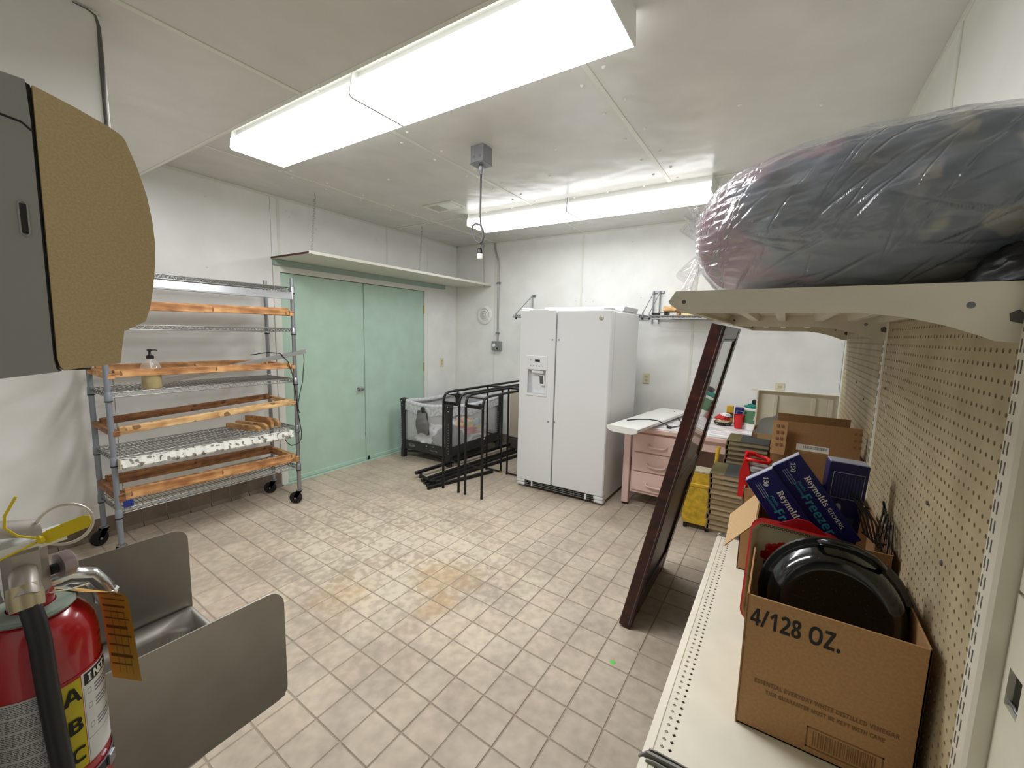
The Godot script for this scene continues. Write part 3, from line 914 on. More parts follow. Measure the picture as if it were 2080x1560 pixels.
	# hinge covers and base grille
	for x in [x0 + 0.045, x1 - 0.045]:
		part("hinge_cover", MB.new().span(V(x - 0.04, 1.745, zf - 0.01), V(x + 0.04, 1.765, zf - 0.10), 0.006), white, t)
		part("foot_bracket", MB.new().span(V(x - 0.045, 0.055, zf - 0.002), V(x + 0.045, 0.083, zf - 0.06), 0.004), white, t)
		part("foot", MB.new().span(V(x - 0.045, 0.02, zf - 0.006), V(x + 0.045, 0.052, zf - 0.07), 0.008), white, t)
		part("roller", MB.new().lathe([Vector2(0.0, -0.02), Vector2(0.024, -0.02), Vector2(0.024, 0.02), Vector2(0.0, 0.02)], 14, Transform3D(Basis(Vector3.BACK, PI / 2), V(x, 0.024, zf - 0.13))), M.rubber, t)
		part("roller", MB.new().lathe([Vector2(0.0, -0.02), Vector2(0.024, -0.02), Vector2(0.024, 0.02), Vector2(0.0, 0.02)], 14, Transform3D(Basis(Vector3.BACK, PI / 2), V(x, 0.024, zf - 0.7))), M.rubber, t)
	var gr := part("grille_back", MB.new().span(V(x0 + 0.08, 0.02, zf - 0.055), V(x1 - 0.08, 0.083, zf - 0.07), 0.0), M.black_plastic, t)
	var gm := flat(Color(0.45, 0.45, 0.43), 0.5)
	for y in [0.03, 0.048, 0.066]:
		part("louvre", MB.new().span(V(x0 + 0.09, y, zf - 0.012), V(x1 - 0.09, y + 0.005, zf - 0.05), 0.001), gm, gr)
	for k in 6:
		var x := lerpf(x0 + 0.17, x1 - 0.17, k / 5.0)
		part("louvre_post", MB.new().span(V(x - (0.008 if k in [0, 5] else 0.003), 0.028, zf - 0.010), V(x + (0.008 if k in [0, 5] else 0.003), 0.078, zf - 0.03), 0.001), white if k in [0, 5] else gm, gr)
	# the flat thing on top of it
	var tr := thing("plastic_tray", "flat white plastic tray lying on top of the refrigerator", "tray", V(-1.66, 1.753, -4.0))
	part("tray", MB.new().prism(PackedVector2Array([Vector2(-0.40, 0.0), Vector2(0.40, 0.0), Vector2(0.412, 0.037), Vector2(-0.412, 0.037)]), 0.42, Transform3D(Basis(), V(-1.665, 1.753, -4.24))), flat(Color(0.90, 0.905, 0.92), 0.4), tr)

func circle(c: Vector3, r: float, n: int, ax := Vector3.RIGHT, ay := Vector3.UP) -> Array:
	var a := []
	for k in n:
		a.append(c + ax * cos(TAU * k / n) * r + ay * sin(TAU * k / n) * r)
	return a

func make_back_wall_things() -> void:
	# round air diffuser
	var d := thing("air_diffuser", "round white air diffuser with concentric rings on the back wall", "vent", V(-3.5, 1.76, ZB + 0.005))
	var q := Transform3D(Basis(Vector3.RIGHT, PI / 2), V(-3.5, 1.76, ZB + 0.004))
	part("flange", MB.new().lathe([Vector2(0.085, 0.0), Vector2(0.128, 0.0), Vector2(0.128, 0.006), Vector2(0.118, 0.014), Vector2(0.09, 0.02), Vector2(0.085, 0.01), Vector2(0.085, 0.0)], 36, q), M.lamp_white, d)
	part("throat", MB.new().lathe([Vector2(0.0, 0.001), Vector2(0.087, 0.001)], 28, Transform3D(q.basis * Basis(Vector3.RIGHT, PI), q.origin + V(0, 0, 0.003))), M.lamp_white, d)
	for r in [[0.074, 0.058], [0.046, 0.032], [0.019, 0.0]]:
		part("ring", MB.new().lathe([Vector2(r[1], 0.012), Vector2(r[0], 0.008), Vector2(r[0], 0.012), Vector2(r[1], 0.020)], 32, q), M.lamp_white, d)
	# conduit and switch
	var c := thing("switch_conduit", "grey wall switch box at the foot of a long metal conduit", "switch", V(-3.27, 1.35, ZB + 0.03))
	part("pipe", MB.new().tube([V(-3.345, 2.708, ZB + 0.016), V(-3.34, 2.64, ZB + 0.016), V(-3.315, 2.56, ZB + 0.016), V(-3.285, 2.49, ZB + 0.016), V(-3.275, 2.40, ZB + 0.016), V(-3.268, 1.40, ZB + 0.016)], 0.0115, 10), flat(Color(0.66, 0.66, 0.64), 0.45, 0.3), c)
	for y in [2.18, 1.52]:
		part("strap", MB.new().span(V(-3.30, y - 0.01, ZB + 0.001), V(-3.24, y + 0.01, ZB + 0.03), 0.004), M.zinc, c)
	var b := part("box", MB.new().span(V(-3.345, 1.288, ZB + 0.001), V(-3.20, 1.41, ZB + 0.055), 0.006), flat(Color(0.55, 0.56, 0.56), 0.5, 0.2), c)
	part("dial", MB.new().lathe([Vector2(0.0, 0.0), Vector2(0.024, 0.0), Vector2(0.022, 0.008), Vector2(0.0, 0.008)], 18, Transform3D(Basis(Vector3.RIGHT, PI / 2), V(-3.30, 1.355, ZB + 0.055))), M.lamp_white, b)
	part("lever", MB.new().box(V(-3.245, 1.315, ZB + 0.062), V(0.018, 0.022, 0.016), 0.003), M.black_plastic, b)
	# outlets
	outlet("ivory wall outlet between the green door and the corner", V(XL, 1.096, -4.40), Basis(Vector3.UP, PI / 2))
	outlet("ivory wall outlet right of the refrigerator above the pink desk", V(-1.262, 1.062, ZB), Basis())
	outlet("ivory wall outlet behind the upright beige shelf panel", V(-0.01, 1.06, ZB), Basis())
	# wire wall shelf on brackets
	var sh := thing("wire_wall_shelf", "chrome wire shelf on wall brackets behind and above the refrigerator", "shelf", V(-1.6, 1.72, -4.5))
	part("wire_deck", wire_deck(1.742, -2.79, -1.27, -4.33, -4.70), M.wire, sh)
	part("wire_deck", wire_deck(1.732, -1.17, -0.10, -4.33, -4.70), M.wire, sh)
	for x in [-2.74, -1.232, -1.165, -0.14]:
		var br := part("bracket", MB.new().tube([V(x, 2.01, ZB + 0.02), V(x, 1.66, ZB + 0.02)], 0.008, 8), M.zinc, sh)
		part("brace", MB.new().tube([V(x, 2.0, ZB + 0.02), V(x, 1.76, -4.325)], 0.005, 6), M.zinc, br)
		part("arm", MB.new().tube([V(x, 1.72, ZB + 0.02), V(x, 1.712, -4.32)], 0.006, 6), M.zinc, br)
		part("wall_foot", MB.new().span(V(x - 0.015, 1.985, ZB + 0.001), V(x + 0.04, 2.01, ZB + 0.018), 0.003), M.zinc, br)
		part("clamp", MB.new().span(V(x - 0.006, 1.695, -4.315), V(x + 0.006, 1.765, -4.335), 0.002), M.zinc, br)
		part("clamp_pad", MB.new().span(V(x - 0.008, 1.69, -4.312), V(x + 0.008, 1.712, -4.33), 0.002), M.black_plastic, br)
	# what lies on it
	var wr := thing("wooden_crate", "small amber wooden caddy lying on the chrome wall shelf", "caddy", V(-0.98, 1.735, -4.5))
	part("tray", MB.new().span(V(-1.06, 1.775, -4.42), V(-0.90, 1.83, -4.6), 0.01), M.wood_pale, wr)
	for x in [-1.04, -0.92]:
		part("foot", MB.new().span(V(x - 0.012, 1.734, -4.44), V(x + 0.012, 1.78, -4.58), 0.004), M.black_plastic if x < -1.0 else M.wood_pale, wr)
	var bk := thing("cream_box", "flat cream box on the chrome wall shelf beside the caddy", "box", V(-0.75, 1.735, -4.5))
	part("carton", MB.new().span(V(-0.88, 1.735, -4.40), V(-0.60, 1.80, -4.62), 0.003), flat(Color(0.93, 0.85, 0.64), 0.6), bk)
	var gd := thing("black_gadget", "small black gadget with a wire loop on the chrome wall shelf", "gadget", V(-1.13, 1.745, -4.45))
	part("body", MB.new().span(V(-1.175, 1.745, -4.43), V(-1.10, 1.765, -4.47), 0.005), M.black_plastic, gd)
	part("cord", MB.new().tube([V(-1.10, 1.75, -4.44), V(-1.08, 1.772, -4.44), V(-1.05, 1.765, -4.44), V(-1.03, 1.745, -4.44)], 0.003, 5), M.black_plastic, gd)
	# tall beige board between the bed frames and the refrigerator
	var bg := thing("beige_panel", "tall beige board leaning on the back wall behind the bed frames", "board", V(-2.85, 0, -4.66))
	part("board", MB.new().box(V(-2.72, 0.43, -4.655), V(0.56, 0.82, 0.03), 0.003), flat(Color(0.77, 0.72, 0.65), 0.6), bg)
	part("base_strip", MB.new().span(V(-3.0, 0.012, -4.60), V(-2.44, 0.14, -4.635), 0.004), flat(Color(0.30, 0.27, 0.25), 0.7), bg)

func outlet(label: String, at: Vector3, q: Basis) -> void:
	var t := thing("wall_outlet", label, "outlet", at)
	part("plate", MB.new().box(at + q * V(0, 0, 0.004), V(0.075, 0.118, 0.007), 0.003, q), M.ivory, t)
	for y in [-0.021, 0.021]:
		var s := part("socket", MB.new().box(at + q * V(0, y, 0.008), V(0.034, 0.028, 0.004), 0.0015, q), flat(Color(0.80, 0.76, 0.62), 0.45), t)
		for x in [-0.007, 0.007]:
			part("painted_slot", MB.new().box(at + q * V(x, y + 0.003, 0.0104), V(0.0025, 0.010, 0.0006), 0.0, q), M.gap_shade_and_plug, s)  # solid grey faces, painting the shade inside the socket openings
	part("screw", MB.new().lathe([Vector2(0.0, 0.0), Vector2(0.003, 0.0), Vector2(0.002, 0.001), Vector2(0.0, 0.001)], 8, Transform3D(q * Basis(Vector3.RIGHT, PI / 2), at + q * V(0, 0, 0.0075))), M.zinc, t)

func make_playpen() -> void:
	var yaw := 0.02
	var t := thing("playpen", "grey and black folding playpen with mesh sides beside the green doors", "playpen", V(-3.45, 0, -4.02), yaw)
	# local: width along x (0.70), length along z (1.0), near end +z
	var hx := 0.345
	var hz := 0.50
	var dark := flat(Color(0.20, 0.20, 0.20), 0.7)
	var webbing := tri_tex(Color(0.20, 0.195, 0.195), 0.8, tex(noise_image(128, 30.0, 2, 51, Color(0.8, 0.8, 0.8), Color(1, 1, 1))), 6.0, false)
	var grey := flat(Color(0.44, 0.44, 0.43), 0.75)
	var quilt := tex(noise_image(128, 9.0, 3, 52, Color(0.80, 0.81, 0.83), Color(0.93, 0.93, 0.93), 1.6))
	var padm := tri_tex(Color(0.93, 0.93, 0.94), 0.75, quilt, 2.2, false)
	var mesh := StandardMaterial3D.new()
	mesh.albedo_color = Color(0.88, 0.88, 0.88, 0.27)
	mesh.transparency = BaseMaterial3D.TRANSPARENCY_ALPHA
	mesh.roughness = 0.9
	for sx in [-1.0, 1.0]:
		for sz in [-1.0, 1.0]:
			var p := V(sx * hx, 0, sz * hz)
			var post := part("corner_post", MB.new().prism(PackedVector2Array([Vector2(-0.026, 0.09), Vector2(0.026, 0.09), Vector2(0.030, 0.52), Vector2(0.036, 0.67), Vector2(0.042, 0.70), Vector2(-0.042, 0.70), Vector2(-0.036, 0.67), Vector2(-0.030, 0.52)]), 0.055, Transform3D(Basis(), p + V(0, 0, -0.0275))), webbing, t, false)
			part("corner_cap", MB.new().box(p + V(0, 0.70, 0), V(0.088, 0.045, 0.075), 0.012), dark, post, false)
			for y in [0.69, 0.64]:
				part("rivet", MB.new().lathe([Vector2(0.0, 0.0), Vector2(0.006, 0.0), Vector2(0.004, 0.002), Vector2(0.0, 0.002)], 8, Transform3D(Basis(Vector3.RIGHT, PI / 2), p + V(0.012 * sx, y, 0.0385 if y > 0.68 else 0.028))), M.lamp_white, post, false)
			for k in 12:
				part("ridge", MB.new().box(p + V(0.018 * sx, 0.16 + k * 0.03, 0.0285), V(0.016, 0.009, 0.003), 0.001), grey, post, false)
			part("foot", MB.new().prism(PackedVector2Array([Vector2(-0.03, 0.0), Vector2(0.02, 0.0), Vector2(0.03, 0.13), Vector2(-0.025, 0.13)]), 0.05, Transform3D(Basis(), p + V(0.01 * sx, 0, -0.025))), dark, t, false)
	for s in [-1.0, 1.0]:
		# top rails: padded, sagging a little towards the middle
		var pts := []
		var ptz := []
		for k in 9:
			var u := k / 8.0 * 2.0 - 1.0
			pts.append(V(u * (hx - 0.03), 0.69 - 0.03 * (1.0 - u * u), s * hz))
			ptz.append(V(s * hx, 0.69 - 0.035 * (1.0 - u * u), u * (hz - 0.03)))
		for pp in [pts, ptz]:
			part("top_rail", MB.new().tube(pp, 0.026, 12), padm, t, false)
			var sk := MB.new()
			for k in 8:
				var a: Vector3 = pp[k]
				var b: Vector3 = pp[k + 1]
				var c: Vector3 = a + V(0, -0.105 + 0.012 * sin(k * 2.1), 0)
				var d: Vector3 = b + V(0, -0.105 + 0.012 * sin((k + 1) * 2.1), 0)
				var o := V(0, 0, s * 0.022) if pp == pts else V(s * 0.022, 0, 0)
				sk.quad_out(c + o, d + o, b + o, a + o, V(0, 0.5, 0))
			part("rail_skirt", sk, padm, t, false)
		part("mesh_side", MB.new().box(V(0, 0.40, s * (hz + 0.004)), V(hx * 2 - 0.05, 0.42, 0.001), 0.0), mesh, t, false)
		part("mesh_side", MB.new().box(V(s * (hx + 0.004), 0.40, 0), V(0.001, 0.42, hz * 2 - 0.05), 0.0), mesh, t, false)
		part("base_band", MB.new().box(V(0, 0.165, s * (hz + 0.012)), V(hx * 2 - 0.04, 0.115, 0.01), 0.004), dark, t, false)
		part("base_band", MB.new().box(V(s * (hx + 0.012), 0.165, 0), V(0.01, 0.115, hz * 2 - 0.04), 0.004), dark, t, false)
		part("base_tube", MB.new().tube([V(-hx, 0.07, s * hz), V(0, 0.10, s * hz * 0.9), V(hx, 0.07, s * hz)], 0.012, 8), dark, t, false)
	part("floor_pad", MB.new().box(V(0, 0.175, 0), V(hx * 2, 0.03, hz * 2), 0.004), dark, t, false)
	var lg := flat(Color(0.62, 0.62, 0.62), 0.6)
	lettering("maker_name", "Graco", 0.022, lg, t.global_transform * Transform3D(Basis(), V(-0.25, 0.165, hz + 0.0175)), t, "Droid Serif", 700)
	part("logo_ring", MB.new().tube(circle(V(-0.215, 0.167, hz + 0.018), 0.045, 24, Vector3.RIGHT, Vector3.UP * 0.45), 0.0018, 4, true), lg, t, false)
	lettering("model_name", "Pack n Play", 0.016, lg, t.global_transform * Transform3D(Basis(), V(0.08, 0.15, hz + 0.0175)), t, "Droid Sans", 400)
	for q in [V(-0.02, 0.62, hz + 0.027), V(hx + 0.027, 0.625, -0.05)]:
		var bs := Basis(Vector3.RIGHT, PI / 2) if q.z > 0.3 else Basis(Vector3.BACK, -PI / 2)
		part("push_button", MB.new().lathe([Vector2(0.0, 0.0), Vector2(0.033, 0.0), Vector2(0.033, 0.008), Vector2(0.022, 0.012), Vector2(0.020, 0.008), Vector2(0.0, 0.008)], 20, Transform3D(bs, q)), dark, t, false)
	# storage pouch hung on the near end
	var bag := part("hanging_pouch", MB.new().surf(func(u: float, v: float) -> Vector3:
		var w := lerpf(0.062, 0.098, smoothstep(0.0, 0.5, v)) * (1.0 - 0.18 * pow(v, 6.0))
		var a := u * TAU
		var th := 0.008 + 0.03 * sin(v * PI)
		return V(-0.03 + cos(a) * w + 0.02 * v, 0.585 - v * 0.25 - 0.012 * cos(a * 2.0) * v, hz + 0.04 - sin(a) * th + 0.004 * sin(v * 23.0 + a * 3.0)), 24, 14, true), grey, t, false)
	part("pouch_trim", MB.new().tube([V(-0.09, 0.60, hz + 0.035), V(0.03, 0.60, hz + 0.035), V(0.045, 0.585, hz + 0.035), V(0.085, 0.34, hz + 0.04), V(0.06, 0.332, hz + 0.04), V(-0.09, 0.375, hz + 0.04), V(-0.118, 0.42, hz + 0.04), V(-0.095, 0.58, hz + 0.035)], 0.006, 6, true), dark, bag, false)
	# --- what is in it
	var s1 := thing("white_sack", "white plastic sack slumped at the near end inside the playpen", "bag", V(-3.52, 0.19, -3.72))
	part("sack", heap(V(-3.50, 0.19, -3.74), 0.24, 0.19, 0.22, 3, 0.25), flat(Color(0.92, 0.92, 0.93), 0.35), s1)
	var s2 := thing("grey_cloth", "grey cloth bundle filling the near corner of the playpen", "cloth", V(-3.32, 0.19, -3.74))
	part("bundle", heap(V(-3.30, 0.19, -3.76), 0.165, 0.20, 0.25, 5, 0.15), flat(Color(0.46, 0.465, 0.46), 0.85), s2)
	var s3 := thing("patchwork_blanket", "colourful patchwork blanket crumpled in the far half of the playpen", "blanket", V(-3.42, 0.19, -4.18))
	var im := Image.create(64, 64, false, Image.FORMAT_RGB8)
	var cols := [Color(0.93, 0.93, 0.90), Color(0.20, 0.50, 0.33), Color(0.93, 0.80, 0.35), Color(0.86, 0.24, 0.22), Color(0.72, 0.80, 0.86), Color(0.93, 0.93, 0.90), Color(0.85, 0.45, 0.48), Color(0.62, 0.74, 0.70)]
	var rg := RandomNumberGenerator.new()
	rg.seed = 12
	var pick := []
	for k in 64:
		pick.append(rg.randi_range(0, 7))
	for y in 64:
		for x in 64:
			var cell: int = pick[(x / 8) + 8 * (y / 8)]
			im.set_pixel(x, y, cols[cell])
	var qm := flat(Color(1, 1, 1), 0.85)
	qm.albedo_texture = tex(im)
	part("blanket", heap(V(-3.40, 0.19, -4.16), 0.29, 0.22, 0.32, 9, 0.35), qm, s3)

func heap(c: Vector3, rx: float, h: float, rz: float, seed_: int, rough: float) -> MB:
	var f := FastNoiseLite.new()
	f.seed = seed_
	f.frequency = 1.0
	f.fractal_octaves = 3
	return MB.new().surf(func(u: float, v: float) -> Vector3:
		var a := -u * TAU
		var e := v * PI / 2.0
		var d := V(cos(a) * cos(e), sin(e), sin(a) * cos(e))
		var k := 1.0 + rough * (f.get_noise_3d(d.x * 2.2, d.y * 2.2, d.z * 2.2) + 0.5 * f.get_noise_3d(d.x * 6.0, d.y * 6.0, d.z * 6.0))
		return c + V(d.x * rx * k, d.y * h * k, d.z * rz * k), 40, 20, true)

func make_bed_frames() -> void:
	for k in 2:
		var xa: float = [-2.70, -2.425][k]
		var xb: float = [-2.505, -2.23][k]
		var t := thing("folded_bed_frame", ["folded black metal bed frame unit nearer the playpen", "folded black metal bed frame unit nearer the refrigerator"][k], "bed frame", V((xa + xb) / 2.0, 0, -3.6), 0.0, "folded bed frame units")
		var top := 0.945
		var zf := -3.0
		var zm := -3.715
		var zb := -4.46
		var r := 0.0125
		for x in [xa, xb]:
			part("side_tube", MB.new().tube([V(x, 0.004, zf), V(x, top - 0.09, zf), V(x, top - 0.045, zf - 0.008), V(x, top - 0.014, zf - 0.03), V(x, top, zf - 0.075), V(x, top, zb + 0.075), V(x, top - 0.014, zb + 0.03), V(x, top - 0.045, zb + 0.008), V(x, top - 0.09, zb), V(x, 0.004, zb)], r, 10), M.black_metal, t)
			part("leg", MB.new().tube([V(x, 0.012, zm), V(x, top, zm)], 0.0105, 10), M.black_metal, t)
			for z in [zf, zm, zb]:
				part("foot_cap", MB.new().tube([V(x, 0.0, z), V(x, 0.02, z)], r + 0.001, 10), M.brass if (k == 0 and x == xb and z == zm) else M.black_plastic, t)
		part("end_plate", MB.new().span(V(xa, 0.835, zf - 0.004), V(xb, 0.867, zf + 0.004), 0.001), M.black_metal, t)
		part("cross_bar", MB.new().tube([V(xa, 0.30, zf), V(xb, 0.285, zf)], 0.007, 8), M.black_metal, t)
		part("cross_bar", MB.new().tube([V(xa, top, zm), V(xb, top, zm)], 0.010, 8), M.black_metal, t)
		part("top_plate", MB.new().span(V(xa, top + 0.002, zm - 0.05), V(xb, top + 0.008, zm - 0.01), 0.001), M.black_metal, t)
		part("cross_bar", MB.new().tube([V(xa, 0.42, zm), V(xb, 0.42, zm)], 0.007, 8), M.black_metal, t)
		part("cross_bar", MB.new().tube([V(xa, 0.014, zm), V(xb, 0.014, zm)], 0.009, 8), M.black_metal, t)
		part("cross_bar", MB.new().tube([V(xa, 0.93, zf - 0.03), V(xb, 0.93, zf - 0.03)], 0.005, 8), M.black_metal, t)
		part("cross_bar", MB.new().tube([V(xa, 0.30, zb), V(xb, 0.30, zb)], 0.007, 8), M.black_metal, t)
		for x in [xa, xb]:
			part("bolt", MB.new().lathe([Vector2(0.0, 0.0), Vector2(0.005, 0.0), Vector2(0.004, 0.003), Vector2(0.0, 0.003)], 8, Transform3D(Basis(Vector3.RIGHT, PI / 2), V(x, 0.845, zf + r))), M.zinc, t)
	# loose bars lying on the floor behind and through the frames
	var names := ["long loose black bar nearest the playpen on the floor", "second loose black bar from the playpen on the floor", "loose black bar in the middle of the floor bundle", "loose black bar under the bed frames, front of the bundle", "short loose black bar at the refrigerator side of the bundle"]
	var ends := [[V(-3.10, 0.062, -3.03), V(-2.955, 0.062, -4.58)], [V(-2.985, 0.018, -3.00), V(-2.86, 0.018, -4.55)], [V(-2.915, 0.018, -2.965), V(-2.78, 0.018, -4.50)], [V(-2.85, 0.018, -2.935), V(-2.66, 0.018, -4.45)], [V(-2.79, 0.018, -2.885), V(-2.575, 0.018, -3.66)]]
	for k in 5:
		var e: Array = ends[k]
		var b := thing("loose_bar", names[k], "metal bar", V((e[0].x + e[1].x) / 2, 0, (e[0].z + e[1].z) / 2), 0.0, "loose bed frame bars on the floor")
		part("bar", MB.new().beam(e[0], e[1], 0.032, 0.032, Vector3.UP, 0.005), M.black_metal, b)
		part("end_plug", MB.new().beam(e[0] + (e[0] - e[1]).normalized() * 0.006, e[0], 0.034, 0.034, Vector3.UP, 0.003), M.black_plastic, b)
	var cb := thing("loose_bar", "black crosspiece lying over the near ends of the floor bars", "metal bar", V(-2.9, 0, -3.0), 0.0, "loose bed frame bars on the floor")
	part("bar", MB.new().beam(V(-3.035, 0.048, -3.03), V(-2.80, 0.048, -2.97), 0.02, 0.024, Vector3.UP, 0.002), M.black_metal, cb)
	part("tab", MB.new().span(V(-3.05, 0.02, -3.02), V(-3.03, 0.065, -3.05), 0.002), M.black_metal, cb)
	part("tab", MB.new().span(V(-2.81, 0.02, -2.965), V(-2.79, 0.065, -2.99), 0.002), M.black_metal, cb)

func make_ceiling_things() -> void:
	var t := thing("drop_cord", "looped grey drop cord hanging from a metal ceiling box", "power cord", V(-1.755, 2.0, -2.3))
	part("junction_box", MB.new().span(V(-1.806, 2.605, -2.25), V(-1.704, CE, -2.35), 0.003), M.zinc, t)
	part("cover_plate", MB.new().span(V(-1.808, 2.599, -2.248), V(-1.702, 2.605, -2.352), 0.002), M.zinc, t)
	for k in 2:
		part("knockout", MB.new().lathe([Vector2(0.0, 0.0), Vector2(0.010, 0.0), Vector2(0.009, 0.0015), Vector2(0.0, 0.0015)], 12, Transform3D(Basis(Vector3.RIGHT, PI / 2), V(-1.78 + 0.05 * k, 2.64, -2.25))), M.post_grey, t)
	part("cord_grip", MB.new().lathe([Vector2(0.0, 2.545), Vector2(0.009, 2.545), Vector2(0.013, 2.56), Vector2(0.017, 2.565), Vector2(0.017, 2.594), Vector2(0.0, 2.594)], 12, Transform3D(Basis(), V(-1.755, 0, -2.3))), M.zinc, t)
	var grey := flat(Color(0.33, 0.33, 0.32), 0.6)
	var pts := [V(-1.755, 2.55, -2.3), V(-1.756, 2.42, -2.3), V(-1.757, 2.30, -2.3), V(-1.752, 2.24, -2.298), V(-1.738, 2.20, -2.295), V(-1.728, 2.16, -2.292), V(-1.732, 2.125, -2.29), V(-1.75, 2.11, -2.29), V(-1.78, 2.125, -2.295), V(-1.81, 2.16, -2.30), V(-1.828, 2.195, -2.303), V(-1.825, 2.23, -2.305), V(-1.80, 2.245, -2.308), V(-1.765, 2.232, -2.312), V(-1.74, 2.195, -2.312), V(-1.732, 2.15, -2.308), V(-1.742, 2.11, -2.302), V(-1.752, 2.09, -2.3), V(-1.754, 2.07, -2.3)]
	part("cord", MB.new().tube(pts, 0.0058, 8), grey, t)
	part("connector_body", MB.new().lathe([Vector2(0.0, 2.045), Vector2(0.02, 2.045), Vector2(0.02, 2.072), Vector2(0.012, 2.082), Vector2(0.0, 2.084)], 14, Transform3D(Basis(), V(-1.755, 0, -2.3))), M.black_plastic, t)
	part("connector_face", MB.new().lathe([Vector2(0.0, 2.012), Vector2(0.017, 2.012), Vector2(0.019, 2.018), Vector2(0.019, 2.045), Vector2(0.0, 2.045)], 14, Transform3D(Basis(), V(-1.755, 0, -2.3))), M.lamp_white, t)
	var v := thing("ceiling_vent", "small rectangular ceiling register with dark louvres above the hanging shelf", "vent", V(-2.85, CE, -3.15))
	var vb := part("backing", MB.new().span(V(-2.99, CE - 0.001, -3.07), V(-2.69, CE - 0.002, -3.24), 0.0), M.batten, v)
	for z in [[-3.045, -3.075], [-3.235, -3.265]]:
		part("frame", MB.new().span(V(-3.02, CE - 0.012, z[0]), V(-2.66, CE, z[1]), 0.003), M.batten, v)
	for x in [[-3.02, -2.99], [-2.69, -2.66], [-2.85, -2.84]]:
		part("frame", MB.new().span(V(x[0], CE - 0.012, -3.07), V(x[1], CE, -3.24), 0.003), M.batten, v)
	for k in 16:
		var x := -2.985 + k * 0.0185
		part("louvre", MB.new().box(V(x, CE - 0.007, -3.155), V(0.0015, 0.016, 0.165), 0.0, Basis(Vector3.BACK, 0.7 if x < -2.845 else -0.7)), M.batten, vb)

